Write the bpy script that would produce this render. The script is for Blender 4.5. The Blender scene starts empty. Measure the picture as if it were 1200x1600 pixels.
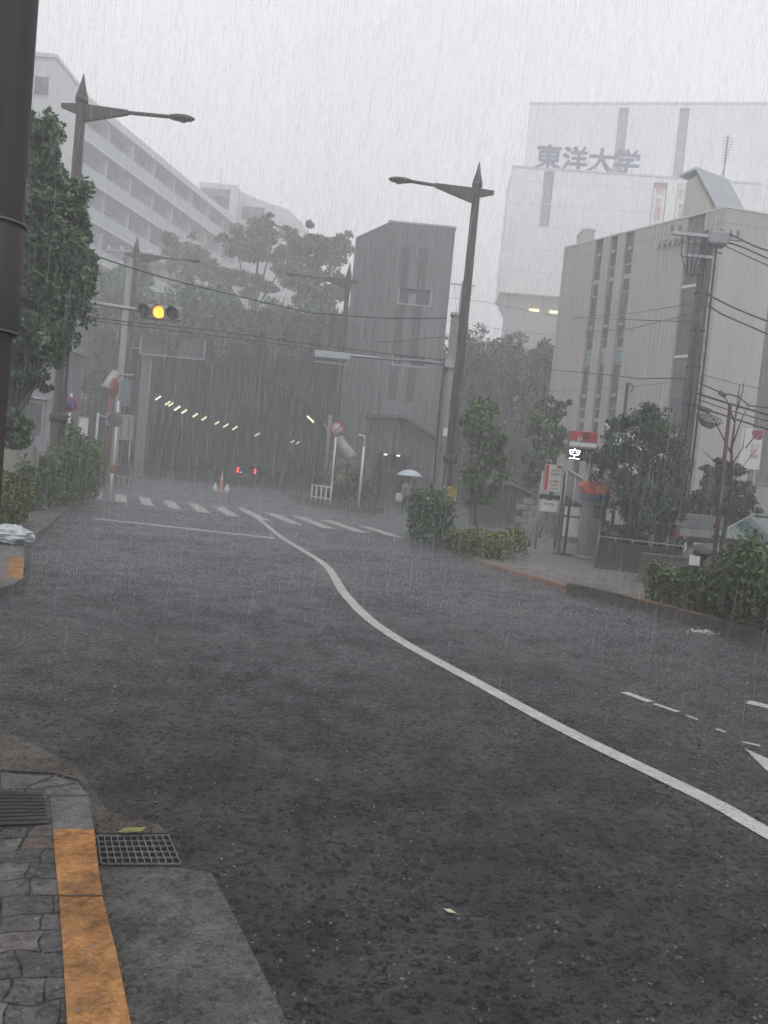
import bpy, math, random
import numpy as np
from mathutils import Vector, Matrix
random.seed(7); rng = np.random.default_rng(7)
S = bpy.context.scene
COL = S.collection
# ------------------------------------------------------------------ camera, sky, sun, exposure
ROLL = math.radians(5.43); PITCH = math.radians(2.85); EYE = 1.7
cF = np.array([0, math.cos(PITCH), -math.sin(PITCH)]); cU = np.array([0, math.sin(PITCH), math.cos(PITCH)])
cX = np.array([1., 0, 0])
cR = cX*math.cos(ROLL)+cU*math.sin(ROLL); cV = -cX*math.sin(ROLL)+cU*math.cos(ROLL)
cd = bpy.data.cameras.new("camera"); cam = bpy.data.objects.new("camera", cd); COL.objects.link(cam)
cam.matrix_world = Matrix(((cR[0], cV[0], -cF[0], 0), (cR[1], cV[1], -cF[1], 0), (cR[2], cV[2], -cF[2], EYE), (0, 0, 0, 1)))
cd.sensor_fit = 'VERTICAL'; cd.sensor_height = 36; cd.lens = 27; cd.clip_end = 2000; cd.clip_start = 0.05
S.camera = cam
W = bpy.data.worlds.new("World"); S.world = W; W.use_nodes = True
nt = W.node_tree; N = nt.nodes; L = nt.links
bg = N['Background']
SUN_EL, SUN_ROT = math.radians(55), math.radians(160)
sky = N.new('ShaderNodeTexSky'); sky.sky_type = 'NISHITA'; sky.sun_disc = False
sky.sun_elevation = SUN_EL; sky.sun_rotation = SUN_ROT; sky.dust_density = 4
hs = N.new('ShaderNodeHueSaturation'); hs.inputs['Saturation'].default_value = 0.12
mx = N.new('ShaderNodeMixRGB'); mx.inputs[0].default_value = 0.8
# thick cloud: an even luminance, a little brighter low down, with faint soft cloud structure
tc = N.new('ShaderNodeTexCoord'); nz = N.new('ShaderNodeTexNoise'); nz.inputs['Scale'].default_value = 2.2; nz.inputs['Detail'].default_value = 4
cr = N.new('ShaderNodeValToRGB')
cr.color_ramp.elements[0].position = .3; cr.color_ramp.elements[0].color = (8.0, 8.1, 8.5, 1)
cr.color_ramp.elements[1].position = .7; cr.color_ramp.elements[1].color = (9.6, 9.65, 9.9, 1)
L.new(tc.outputs['Generated'], nz.inputs['Vector']); L.new(nz.outputs['Fac'], cr.inputs[0])
L.new(sky.outputs[0], hs.inputs['Color']); L.new(hs.outputs[0], mx.inputs[1]); L.new(cr.outputs[0], mx.inputs[2])
L.new(mx.outputs[0], bg.inputs['Color']); bg.inputs['Strength'].default_value = 0.126
sd = bpy.data.lights.new("sun", 'SUN'); sd.energy = 0.5; sd.angle = math.radians(30); sd.color = (1, .98, .95)
so = bpy.data.objects.new("sun", sd); COL.objects.link(so)
so.rotation_euler = (math.radians(35), 0, math.radians(180)-SUN_ROT)
S.view_settings.view_transform = 'Standard'; S.view_settings.look = 'None'; S.view_settings.exposure = 0.15; S.view_settings.gamma = 1
S.render.engine = 'CYCLES'
cy = S.cycles
cy.use_denoising = True
cy.max_bounces = 8; cy.diffuse_bounces = 3; cy.glossy_bounces = 3; cy.transmission_bounces = 4; cy.volume_bounces = 5; cy.transparent_max_bounces = 12
cy.caustics_reflective = False; cy.caustics_refractive = False
cy.use_adaptive_sampling = False
HAZE_D = 0.0075
# ------------------------------------------------------------------ layout helpers (pixel of the photo -> world)
def ray(x, y): return cF+cR*(x-600)/1200+cV*(800-y)/1200
def Z(x, y, z=0.):
    d = ray(x, y); t = (z-EYE)/d[2]; return np.array([0, 0, EYE])+d*t
def P(x, y, D):
    d = ray(x, y); return np.array([0, 0, EYE])+d*(D/d[1])
# ------------------------------------------------------------------ materials
MATS = {}
def mat(name, col, rough=.5, var=.12, scale=4., bump=0., bscale=30., metal=0., streak=False, emit=None, es=1., spec=.5, attr=False, coat=0.):
    if name in MATS: return MATS[name]
    m = bpy.data.materials.new(name); m.use_nodes = True; t = m.node_tree; n = t.nodes; l = t.links
    b = n['Principled BSDF']; b.inputs['Roughness'].default_value = rough; b.inputs['Metallic'].default_value = metal
    b.inputs['Specular IOR Level'].default_value = spec; b.inputs['Coat Weight'].default_value = coat; b.inputs['Coat Roughness'].default_value = .08
    tc = n.new('ShaderNodeTexCoord'); mp = n.new('ShaderNodeMapping'); l.new(tc.outputs['Object'], mp.inputs[0])
    if streak: mp.inputs['Scale'].default_value = (1, 1, .07)
    nz = n.new('ShaderNodeTexNoise'); nz.inputs['Scale'].default_value = scale; nz.inputs['Detail'].default_value = 6; nz.inputs['Roughness'].default_value = .6
    l.new(mp.outputs[0], nz.inputs['Vector'])
    rp = n.new('ShaderNodeValToRGB'); rp.color_ramp.elements[0].position = .3; rp.color_ramp.elements[1].position = .7
    c = np.array(col[:3])
    rp.color_ramp.elements[0].color = (*np.clip(c*(1-var), 0, 1), 1); rp.color_ramp.elements[1].color = (*np.clip(c*(1+var), 0, 1), 1)
    l.new(nz.outputs['Fac'], rp.inputs[0]); src = rp.outputs[0]
    if attr:
        a = n.new('ShaderNodeAttribute'); a.attribute_name = 'tint'
        mm = n.new('ShaderNodeMixRGB'); mm.blend_type = 'MULTIPLY'; mm.inputs[0].default_value = 1
        l.new(src, mm.inputs[1]); l.new(a.outputs['Color'], mm.inputs[2]); src = mm.outputs[0]
    l.new(src, b.inputs['Base Color'])
    if bump:
        n2 = n.new('ShaderNodeTexNoise'); n2.inputs['Scale'].default_value = bscale; n2.inputs['Detail'].default_value = 5
        l.new(tc.outputs['Object'], n2.inputs['Vector'])
        bp = n.new('ShaderNodeBump'); bp.inputs['Strength'].default_value = bump; bp.inputs['Distance'].default_value = .02
        l.new(n2.outputs['Fac'], bp.inputs['Height']); l.new(bp.outputs[0], b.inputs['Normal'])
    if emit:
        b.inputs['Emission Color'].default_value = (*emit, 1); b.inputs['Emission Strength'].default_value = es
    MATS[name] = m; return m

def math_node(n, l, op, a, b=None, clamp=False):
    k = n.new('ShaderNodeMath'); k.operation = op; k.use_clamp = clamp
    for i, v in enumerate((a, b)):
        if v is None: continue
        if isinstance(v, (int, float)): k.inputs[i].default_value = v
        else: l.new(v, k.inputs[i])
    return k.outputs[0]

def wet(name, c0, c1, film=1., stones=None, ringstr=.55, base_rough=.6, stain=0.):
    """rain-beaten wet ground: aggregate colour, a partly standing water film, drop ripples as bump"""
    m = bpy.data.materials.new(name); m.use_nodes = True; t = m.node_tree; n = t.nodes; l = t.links
    b = n['Principled BSDF']; tc = n.new('ShaderNodeTexCoord'); co = tc.outputs['Object']
    def noise(sc, det=5, rough=.6, vec=co):
        k = n.new('ShaderNodeTexNoise'); k.inputs['Scale'].default_value = sc; k.inputs['Detail'].default_value = det; k.inputs['Roughness'].default_value = rough
        l.new(vec, k.inputs['Vector']); return k.outputs['Fac']
    fine = noise(120, 3); mid = noise(3.1, 5); big = noise(.55, 5, .65)
    f = math_node(n, l, 'ADD', math_node(n, l, 'MULTIPLY', fine, .65), math_node(n, l, 'MULTIPLY', mid, .35))
    rp = n.new('ShaderNodeValToRGB'); rp.color_ramp.elements[0].position = .36; rp.color_ramp.elements[1].position = .64
    rp.color_ramp.elements[0].color = (*c0, 1); rp.color_ramp.elements[1].color = (*c1, 1)
    l.new(f, rp.inputs[0]); src = rp.outputs[0]
    joint = None
    if stones:
        wn = n.new('ShaderNodeTexNoise'); wn.inputs['Scale'].default_value = 5; wn.inputs['Detail'].default_value = 1; l.new(co, wn.inputs['Vector'])
        wa = n.new('ShaderNodeMixRGB'); wa.blend_type = 'ADD'; wa.inputs[0].default_value = .11; l.new(co, wa.inputs[1]); l.new(wn.outputs['Color'], wa.inputs[2])
        smp = n.new('ShaderNodeMapping'); smp.inputs['Rotation'].default_value = (0, 0, -.3); l.new(wa.outputs[0], smp.inputs[0])
        bt = n.new('ShaderNodeTexBrick'); bt.inputs['Scale'].default_value = stones; bt.inputs['Mortar Size'].default_value = .018; bt.inputs['Mortar Smooth'].default_value = .4; bt.inputs['Brick Width'].default_value = .8; bt.inputs['Row Height'].default_value = .6; bt.offset = .43; bt.squash = .8; bt.squash_frequency = 3
        bt.inputs['Color1'].default_value = (0, 0, 0, 1); bt.inputs['Color2'].default_value = (1, 1, 1, 1); bt.inputs['Mortar'].default_value = (.5, .5, .5, 1); l.new(smp.outputs[0], bt.inputs['Vector'])
        joint = math_node(n, l, 'SUBTRACT', 1., bt.outputs['Fac'])
        r2 = n.new('ShaderNodeValToRGB'); e = r2.color_ramp.elements
        e[0].position = 0; e[0].color = (.08, .078, .076, 1); e[1].position = 1; e[1].color = (.14, .133, .127, 1)
        q = e.new(.7); q.color = (.12, .085, .075, 1); q = e.new(.45); q.color = (.09, .094, .1, 1)
        l.new(bt.outputs['Color'], r2.inputs[0])
        mm = n.new('ShaderNodeMixRGB'); mm.blend_type = 'MULTIPLY'; mm.inputs[0].default_value = .8
        l.new(r2.outputs[0], mm.inputs[1])
        n3 = n.new('ShaderNodeMapRange'); n3.inputs['To Min'].default_value = .5; n3.inputs['To Max'].default_value = 1.4; l.new(noise(14, 6), n3.inputs['Value'])
        l.new(n3.outputs[0], mm.inputs[2])
        m3 = n.new('ShaderNodeMixRGB'); l.new(joint, m3.inputs[0]); m3.inputs[1].default_value = (.018, .017, .016, 1); l.new(mm.outputs[0], m3.inputs[2]); src = m3.outputs[0]
    if stain:
        sn = n.new('ShaderNodeMapRange'); sn.inputs['From Min'].default_value = .38; sn.inputs['From Max'].default_value = .62; sn.inputs['To Min'].default_value = 1-stain; l.new(noise(7, 8, .75), sn.inputs['Value'])
        sm = n.new('ShaderNodeMixRGB'); sm.blend_type = 'MULTIPLY'; sm.inputs[0].default_value = 1; l.new(src, sm.inputs[1]); l.new(sn.outputs[0], sm.inputs[2]); src = sm.outputs[0]
    l.new(src, b.inputs['Base Color'])
    # film mask: where water stands the surface is smoother
    fm = n.new('ShaderNodeMapRange'); fm.inputs['From Min'].default_value = .42; fm.inputs['From Max'].default_value = .58
    l.new(math_node(n, l, 'ADD', math_node(n, l, 'MULTIPLY', big, .6), math_node(n, l, 'MULTIPLY', mid, .4)), fm.inputs['Value'])
    cw = n.new('ShaderNodeMapRange'); cw.inputs['To Min'].default_value = film*.4; cw.inputs['To Max'].default_value = film; l.new(fm.outputs[0], cw.inputs['Value']); l.new(cw.outputs[0], b.inputs['Coat Weight'])
    ro = n.new('ShaderNodeMapRange'); ro.inputs['To Min'].default_value = base_rough+.12; ro.inputs['To Max'].default_value = base_rough-.14
    l.new(fm.outputs[0], ro.inputs['Value']); l.new(ro.outputs[0], b.inputs['Roughness'])
    b.inputs['Specular IOR Level'].default_value = .12
    b.inputs['Coat Weight'].default_value = film; b.inputs['Coat IOR'].default_value = 1.42; b.inputs['Coat Roughness'].default_value = .32
    # ripples
    hs_ = None; dent = None
    for sc, w, th in ((24, .12, .2), (13, .1, .3), (40, .14, .3)):
        nv = n.new('ShaderNodeMixRGB'); nv.blend_type = 'ADD'; nv.inputs[0].default_value = .012
        nn = n.new('ShaderNodeTexNoise'); nn.inputs['Scale'].default_value = 40; l.new(co, nn.inputs['Vector'])
        l.new(co, nv.inputs[1]); l.new(nn.outputs['Color'], nv.inputs[2])
        v = n.new('ShaderNodeTexVoronoi'); v.voronoi_dimensions = '2D'; v.inputs['Scale'].default_value = sc; l.new(nv.outputs[0], v.inputs['Vector'])
        sp = n.new('ShaderNodeSeparateColor'); l.new(v.outputs['Color'], sp.inputs[0])
        rad = math_node(n, l, 'ADD', math_node(n, l, 'MULTIPLY', sp.outputs[0], .3), .06)
        x = math_node(n, l, 'DIVIDE', math_node(n, l, 'SUBTRACT', v.outputs['Distance'], rad), w)
        h = math_node(n, l, 'DIVIDE', 1., math_node(n, l, 'ADD', math_node(n, l, 'MULTIPLY', x, x), 1.))
        h = math_node(n, l, 'MULTIPLY', h, math_node(n, l, 'GREATER_THAN', sp.outputs[1], th))
        if sc < 30:
            gt = math_node(n, l, 'GREATER_THAN', h, .45); dent = gt if dent is None else math_node(n, l, 'MAXIMUM', dent, gt)
        h = math_node(n, l, 'MULTIPLY', h, 16./sc)
        hs_ = h if hs_ is None else math_node(n, l, 'ADD', hs_, h)
    l.new(math_node(n, l, 'MULTIPLY', cw.outputs[0], math_node(n, l, 'SUBTRACT', 1., math_node(n, l, 'MULTIPLY', dent, math_node(n, l, 'GREATER_THAN', noise(22, 3), .51)))), b.inputs['Coat Weight'])
    hs_ = math_node(n, l, 'ADD', hs_, math_node(n, l, 'MULTIPLY', noise(38, 5, .7), .9))
    if joint is not None: hs_ = math_node(n, l, 'ADD', hs_, math_node(n, l, 'MULTIPLY', joint, 1.2))
    bp = n.new('ShaderNodeBump'); bp.inputs['Strength'].default_value = 1; bp.inputs['Distance'].default_value = .018*ringstr
    l.new(hs_, bp.inputs['Height']); l.new(bp.outputs[0], b.inputs['Normal']); l.new(bp.outputs[0], b.inputs['Coat Normal'])
    MATS[name] = m; return m

asphalt = wet('wet asphalt', (.008, .0082, .0095), (.032, .033, .037), ringstr=.55, base_rough=.4)
gutter_m = wet('gutter concrete', (.05, .05, .046), (.15, .148, .138), ringstr=.36, stain=.45)
paver_m = wet('stone paving', (.1, .1, .1), (.2, .2, .2), stones=5.5, ringstr=.35, stain=.45)
side_m = wet('red brown pavement', (.1, .085, .08), (.19, .165, .155), ringstr=.4)
paint_m = wet('road paint', (.36, .36, .34), (.6, .6, .56), ringstr=.25, stain=.2)
kerb_m = wet('kerb concrete', (.08, .08, .08), (.19, .19, .185), ringstr=.25, stain=.4)
kerb_dark = wet('dark brown kerb', (.05, .043, .038), (.11, .095, .085), ringstr=.25, stain=.4)
orange_m = wet('orange kerb paint', (.36, .165, .058), (.5, .25, .092), ringstr=.3, stain=.6, film=.45)
orange2_m = wet('worn orange kerb paint', (.16, .09, .055), (.29, .16, .09), ringstr=.25)
soil_m = mat('ground', (.07, .068, .06), .6, .3, 3, .3)
grass_m = mat('grass blades', (.06, .085, .03), .5, .3, 3, attr=True)
brown_steel = mat('brown painted steel', (.045, .029, .025), .35, .3, 6, .15, 40, streak=True)
dark_steel = mat('dark brown column paint', (.02, .013, .012), .55, .35, 5, .1, 60, streak=True)
galv = mat('galvanised steel', (.33, .34, .35), .4, .15, 8, metal=.4)
white_p = mat('white pole paint', (.62, .64, .63), .4, .12, 6, streak=True)
conc = mat('concrete', (.24, .24, .235), .6, .22, 1.2, .2, 25, streak=True)
conc_pole = mat('concrete pole', (.2, .2, .19), .55, .2, 3, .15, 60, streak=True)
conc_dark = mat('stained dark concrete', (.09, .09, .088), .6, .35, .7, .2, 20, streak=True)
conc_black = mat('shade toned concrete', (.02, .02, .02), .7, .35, .7, .2, 20, streak=True)  # tunnel mouth shade put into the colour, so wall and vault merge
glass = mat('dark window glass', (.035, .04, .045), .12, .1, 2)
alu = mat('aluminium frame', (.55, .56, .56), .35, .08, 5)
black = mat('black rubber', (.012, .012, .013), .5, .2, 8)
cable_m = mat('cable sheath', (.02, .02, .022), .5, .2, 8)
leaf_m = {}
def leafmat(name, c):
    m = mat(name, c, .45, .25, 1.5, attr=True, spec=.4); return m
leaf_dark = leafmat('leaf deep green', (.065, .11, .06)); leaf_mid = leafmat('leaf green', (.085, .13, .05)); leaf_yel = leafmat('leaf yellow green', (.1, .13, .035))
leaf_deep = leafmat('leaf shadow green', (.04, .068, .032)); leaf_hedge = leafmat('leaf hedge green', (.058, .09, .03))  # leaf_deep has shade mixed into its green, for right tree and shrub
leaf_far = leafmat('leaf grey green', (.09, .115, .06)); bark = mat('bark', (.06, .05, .042), .6, .3, 6, .4, 30, streak=True)

# ------------------------------------------------------------------ mesh building
def wl(o):
    v = Vector((0, 0, 0))
    while o is not None: v += o.location; o = o.parent
    return v
def tag(o, label=None, cat=None, group=None, kind=None):
    if label: o['label'] = label
    if cat: o['category'] = cat
    if group: o['group'] = group
    if kind: o['kind'] = kind
    return o
def thing(name, label, cat, loc=(0, 0, 0), group=None):
    o = bpy.data.objects.new(name, None); o.empty_display_size = .2; COL.objects.link(o); o.location = tuple(float(v) for v in loc)
    return tag(o, label, cat, group)
def A(*v): return np.array(v, float)
def nrm(v): v = np.asarray(v, float); return v/np.linalg.norm(v)
class MB:
    def __init__(s): s.v = []; s.f = []; s.sm = []
    def add(s, vs, fs, smooth=False):
        o = len(s.v); s.v += [tuple(map(float, p)) for p in vs]; s.f += [tuple(i+o for i in f) for f in fs]; s.sm += [smooth]*len(fs); return s
    def box(s, p, ex, ey, ez):
        p, ex, ey, ez = map(lambda a: np.asarray(a, float), (p, ex, ey, ez))
        if np.dot(np.cross(ex, ey), ez) < 0: ex, ey = ey, ex
        vs = [p, p+ex, p+ex+ey, p+ey, p+ez, p+ex+ez, p+ex+ey+ez, p+ey+ez]
        return s.add(vs, [(0, 3, 2, 1), (4, 5, 6, 7), (0, 1, 5, 4), (1, 2, 6, 5), (2, 3, 7, 6), (3, 0, 4, 7)])
    def cbox(s, c, sx, sy, sz, rz=0.):
        a = A(math.cos(rz), math.sin(rz), 0); b = A(-math.sin(rz), math.cos(rz), 0); c = np.asarray(c, float)
        return s.box(c-a*sx/2-b*sy/2-A(0, 0, sz/2), a*sx, b*sy, A(0, 0, sz))
    def bevbox(s, c, sx, sy, sz, bv=.02, rz=0.):
        prof = []
        for (qx, qy) in ((1, 1), (-1, 1), (-1, -1), (1, -1)):
            for k in range(4):
                an = math.atan2(qy, qx)-math.pi/4+k*math.pi/6
                prof.append((qx*(sx/2-bv)+bv*math.cos(an), qy*(sy/2-bv)+bv*math.sin(an)))
        c = np.asarray(c, float); ca, sa = math.cos(rz), math.sin(rz); n = len(prof)
        vs = []
        for z, k in ((-sz/2, .0), (-sz/2+bv, 1), (sz/2-bv, 1), (sz/2, .0)):
            for x, y in prof:
                if not k: x -= math.copysign(bv*.8, x); y -= math.copysign(bv*.8, y)
                vs.append(c+A(x*ca-y*sa, x*sa+y*ca, z))
        fs = [tuple(reversed(range(n))), tuple(range(3*n, 4*n))]
        for r in range(3):
            for i in range(n): j = (i+1) % n; fs.append((r*n+i, r*n+j, (r+1)*n+j, (r+1)*n+i))
        return s.add(vs, fs)
    def prism(s, poly, z0, z1):
        poly = [tuple(p[:2]) for p in poly]; a = sum(poly[i][0]*poly[(i+1) % len(poly)][1]-poly[(i+1) % len(poly)][0]*poly[i][1] for i in range(len(poly)))
        if a < 0: poly = poly[::-1]
        n = len(poly); vs = [(x, y, z0) for x, y in poly]+[(x, y, z1) for x, y in poly]
        fs = [tuple(reversed(range(n))), tuple(range(n, 2*n))]+[(i, (i+1) % n, n+(i+1) % n, n+i) for i in range(n)]
        return s.add(vs, fs)
    def extr(s, poly, e):
        """planar polygon (3-D points) extruded by vector e"""
        poly = [np.asarray(p, float) for p in poly]; e = np.asarray(e, float); n = len(poly)
        nn = sum((np.cross(poly[i]-poly[0], poly[(i+1) % n]-poly[0]) for i in range(n)), np.zeros(3))
        if np.dot(nn, e) < 0: poly = poly[::-1]
        vs = poly+[p+e for p in poly]
        fs = [tuple(reversed(range(n))), tuple(range(n, 2*n))]+[(i, (i+1) % n, n+(i+1) % n, n+i) for i in range(n)]
        return s.add(vs, fs)
    def tube(s, pts, r, n=8, caps=True, smooth=True):
        pts = [np.asarray(p, float) for p in pts]; rs = r if hasattr(r, '__len__') else [r]*len(pts)
        vs = []; fs = []; up = None
        for i, p in enumerate(pts):
            d = nrm((pts[min(i+1, len(pts)-1)]-pts[max(i-1, 0)]))
            if up is None: up = A(1, 0, 0) if abs(d[0]) < .8 else A(0, 1, 0)
            a = nrm(np.cross(d, up)); b = np.cross(d, a); up = np.cross(a, d)*1.0; up = b if False else nrm(np.cross(a, d))
            for k in range(n):
                t = 2*math.pi*k/n; vs.append(p+(a*math.cos(t)+b*math.sin(t))*rs[i])
        m = len(pts)
        for i in range(m-1):
            for k in range(n): j = (k+1) % n; fs.append((i*n+k, (i+1)*n+k, (i+1)*n+j, i*n+j)[::-1])
        s.add(vs, fs, smooth)
        if caps:
            o = len(s.v)-len(vs)
            s.f += [tuple(o+k for k in range(n))[::-1], tuple(o+(m-1)*n+k for k in range(n))]; s.sm += [False, False]
        return s
    def lathe(s, prof, c=(0, 0, 0), n=20, axis='z', smooth=True):
        c = np.asarray(c, float); vs = []; m = len(prof)
        for r, z in prof:
            for k in range(n):
                t = 2*math.pi*k/n; q = (r*math.cos(t), r*math.sin(t), z)
                if axis == 'y': q = (q[0], q[2], q[1])
                if axis == 'x': q = (q[2], q[0], q[1])
                vs.append(c+A(*q))
        fs = []
        for i in range(m-1):
            for k in range(n): j = (k+1) % n; fs.append((i*n+k, i*n+j, (i+1)*n+j, (i+1)*n+k))
        return s.add(vs, fs, smooth)
    def build(s, name, m, parent=None, loc=None):
        me = bpy.data.meshes.new(name); o = bpy.data.objects.new(name, me); COL.objects.link(o)
        off = wl(parent) if parent else Vector(loc if loc is not None else (0, 0, 0))
        me.from_pydata([(a-off.x, b-off.y, c-off.z) for a, b, c in s.v], [], s.f)
        me.polygons.foreach_set('use_smooth', s.sm); me.materials.append(m); me.update()
        if parent: o.parent = parent
        else: o.location = off
        return o
def text(body, m, parent, centre, xdir, ydir, w, h, ex=.01, name='lettering', spacing=1.):
    """solid letters fitted into w x h"""
    c = bpy.data.curves.new('t', 'FONT'); c.body = body; c.align_x = 'CENTER'; c.space_line = 1.05; c.resolution_u = 3; c.space_character = spacing
    o = bpy.data.objects.new('t', c); COL.objects.link(o)
    dg = bpy.context.evaluated_depsgraph_get(); me = bpy.data.meshes.new_from_object(o.evaluated_get(dg)); bpy.data.objects.remove(o)
    v = np.array([tuple(q.co) for q in me.vertices]); fs = [tuple(p.vertices) for p in me.polygons]; bpy.data.meshes.remove(me)
    if len(v) == 0: return None
    lo = v.min(0); hi = v.max(0); x = (v[:, 0]-(lo[0]+hi[0])/2)/(hi[0]-lo[0])*w; y = (v[:, 1]-(lo[1]+hi[1])/2)/max(hi[1]-lo[1], 1e-6)*h
    xd = nrm(xdir); yd = nrm(ydir); nn = np.cross(xd, yd); cen = np.asarray(centre, float)
    fr = cen+x[:, None]*xd+y[:, None]*yd+nn*ex; bk = fr-nn*ex
    k = len(v); F2 = list(fs)
    cnt = {}
    for f in fs:
        for i in range(len(f)): a, b = f[i], f[(i+1) % len(f)]; cnt[(a, b)] = 1
    for (a, b) in list(cnt):
        if (b, a) not in cnt: F2.append((a, a+k, b+k, b))
    F2 += [tuple(i+k for i in reversed(f)) for f in fs]
    M = MB(); M.add(np.vstack([fr, bk]), F2); return M.build(name, m, parent)

# ------------------------------------------------------------------ foliage
def leaf_mesh(name, m, parent, pts, size, flat=.0, tint=(.5, 1.8), loc=(0, 0, 0)):
    n = len(pts); nn = rng.normal(size=(n, 3)); nn[:, 2] += flat; nn /= np.linalg.norm(nn, axis=1)[:, None]
    a = np.cross(nn, rng.normal(size=(n, 3))); a /= np.linalg.norm(a, axis=1)[:, None]; b = np.cross(nn, a)
    sz = size*rng.uniform(.4, 1.45, n)[:, None]
    a = a*sz; b = b*sz*.5
    off = wl(parent) if parent else Vector(loc); p = pts-np.array(off)
    V = np.stack([p-a, p+b*.9-nn*sz*.15, p+a, p-b*.9-nn*sz*.15], 1).reshape(-1, 3)
    me = bpy.data.meshes.new(name); me.vertices.add(4*n); me.vertices.foreach_set('co', V.ravel())
    me.loops.add(6*n); idx = np.arange(n)[:, None]*4
    me.loops.foreach_set('vertex_index', np.hstack([idx, idx+1, idx+2, idx, idx+2, idx+3]).ravel().astype(np.int32))
    me.polygons.add(2*n); me.polygons.foreach_set('loop_start', np.arange(0, 6*n, 3, dtype=np.int32)); 
    me.update(calc_edges=True)
    at = me.color_attributes.new('tint', 'FLOAT_COLOR', 'POINT')
    t = rng.uniform(*tint, n); w = rng.uniform(.8, 1.25, n)
    c = np.stack([t*w, t, t*rng.uniform(.7, 1.1, n), np.ones(n)], 1); at.data.foreach_set('color', np.repeat(c, 4, 0).ravel())
    me.materials.append(m); o = bpy.data.objects.new(name, me); COL.objects.link(o)
    if parent: o.parent = parent
    else: o.location = off
    return o
def clumps(cen, rad, n, k, cr=.28, hollow=.35, seed=None, droop=0.):
    """n leaf points in k clumps inside an ellipsoid"""
    r = rng if seed is None else np.random.default_rng(seed)
    d = r.normal(size=(k, 3)); d /= np.linalg.norm(d, axis=1)[:, None]
    rr = hollow+(1-hollow)*r.uniform(0, 1, k)**.6
    cc = d*rr[:, None]*(1-cr*.5)
    w = r.uniform(.4, 1.6, k); w /= w.sum(); pick = r.choice(k, n, p=w)
    cs = cr*r.uniform(.55, 1.25, k)
    q = r.normal(size=(n, 3)); q /= np.linalg.norm(q, axis=1)[:, None]; q *= (r.uniform(0, 1, n)**.45)[:, None]
    q[:, 2] *= .75
    pts = (cc[pick]+q*cs[pick][:, None])
    pts = pts*np.array(rad)+np.array(cen); pts[:, 2] -= droop*np.abs(pts[:, 0]-cen[0])
    return pts, cc*np.array(rad)+np.array(cen)
def tree(name, label, base, crowns, lm, n, size, k=26, cr=.3, trunk_r=.12, group=None, cat='tree', extra=None, hollow=.35, flat=.3):
    t = thing(name, label, cat, base, group)
    base = np.asarray(base, float); allp = []; mb = MB(); vol = sum(np.prod(c[1]) for c in crowns)
    for ci, (cen, rad) in enumerate(crowns):
        cen = np.asarray(cen, float); sh = np.prod(rad)/vol
        pts, cc = clumps(cen, rad, int(n*sh), max(8, int(k*sh**.6)), cr, hollow); allp.append(pts)
        if ci == 0:
            top = cen+A(0, 0, rad[2]*.55); mid = base*.6+cen*.4+A(rng.normal()*.1, rng.normal()*.1, 0)
            mb.tube([base, base*.75+mid*.25+A(.04, 0, 0), mid, cen*.8+top*.2, top], [trunk_r*1.25, trunk_r, trunk_r*.8, trunk_r*.5, trunk_r*.15], 9); fork = mid
        else:
            mb.tube([fork, (fork+cen)/2+A(0, 0, -.2*rad[2]), cen], [trunk_r*.6, trunk_r*.45, trunk_r*.2], 7)
        for q in cc[:14]:
            a = cen*.75+mid*.25 if ci == 0 else cen; mb.tube([a, (a+q)/2+rng.normal(size=3)*.06*np.array(rad), q], [trunk_r*.3, trunk_r*.2, trunk_r*.06], 5)
    mb.build('trunk', bark, t); leaf_mesh('crown', lm, t, np.vstack(allp), size, flat)
    return t
def hedge_pts(poly_a, poly_b, z0, h, n, lump=.12):
    """leaf points filling a band between two ground polylines a->b, height h(s)"""
    a = np.array(poly_a, float)[:, :2]; b = np.array(poly_b, float)[:, :2]
    s = rng.uniform(0, 1, n)*(len(a)-1); i = np.minimum(s.astype(int), len(a)-2); f = (s-i)[:, None]
    pa = a[i]*(1-f)+a[i+1]*f; pb = b[i]*(1-f)+b[i+1]*f; t = rng.uniform(0, 1, n)
    # push to the surface
    z = rng.uniform(0, 1, n)**.6; m = rng.uniform(0, 1, n) < .5
    t = np.where(m, np.where(rng.uniform(0, 1, n) < .7, rng.beta(.6, 3, n), 1-rng.beta(.6, 3, n)), t); z = np.where(~m, .75+.25*rng.uniform(0, 1, n)**.5, z)
    xy = pa*(1-t[:, None])+pb*t[:, None]
    hh = h*(1+lump*(np.sin(xy[:, 0]*3.1+xy[:, 1]*1.7)+np.sin(xy[:, 0]*7.3-xy[:, 1]*5.1)*.7+rng.normal(size=n)*.6))
    edge = 1-.28*(2*np.abs(t-.5))**4
    xy = xy+rng.normal(size=(n, 2))*.05
    return np.column_stack([xy, z0+z*hh*edge])

# ================================================================== GROUND, ROAD, PAVEMENTS
def struct(mb, name, m): return tag(mb.build(name, m), kind='structure')
mb = MB(); mb.prism([(-150, -18), (150, -18), (150, 290), (-150, 290)], -.5, -.012); struct(mb, 'ground', soil_m)
# carriageway, slightly crowned sheet reaching through the tunnel and into the side streets
mb = MB(); mb.prism([(-40, -12), (30, -12), (30, 33), (9, 44), (-2.5, 46), (-2.5, 150), (-26, 150), (-22, 48), (-40, 40)], -.4, 0.); struct(mb, 'road', asphalt)

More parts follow.
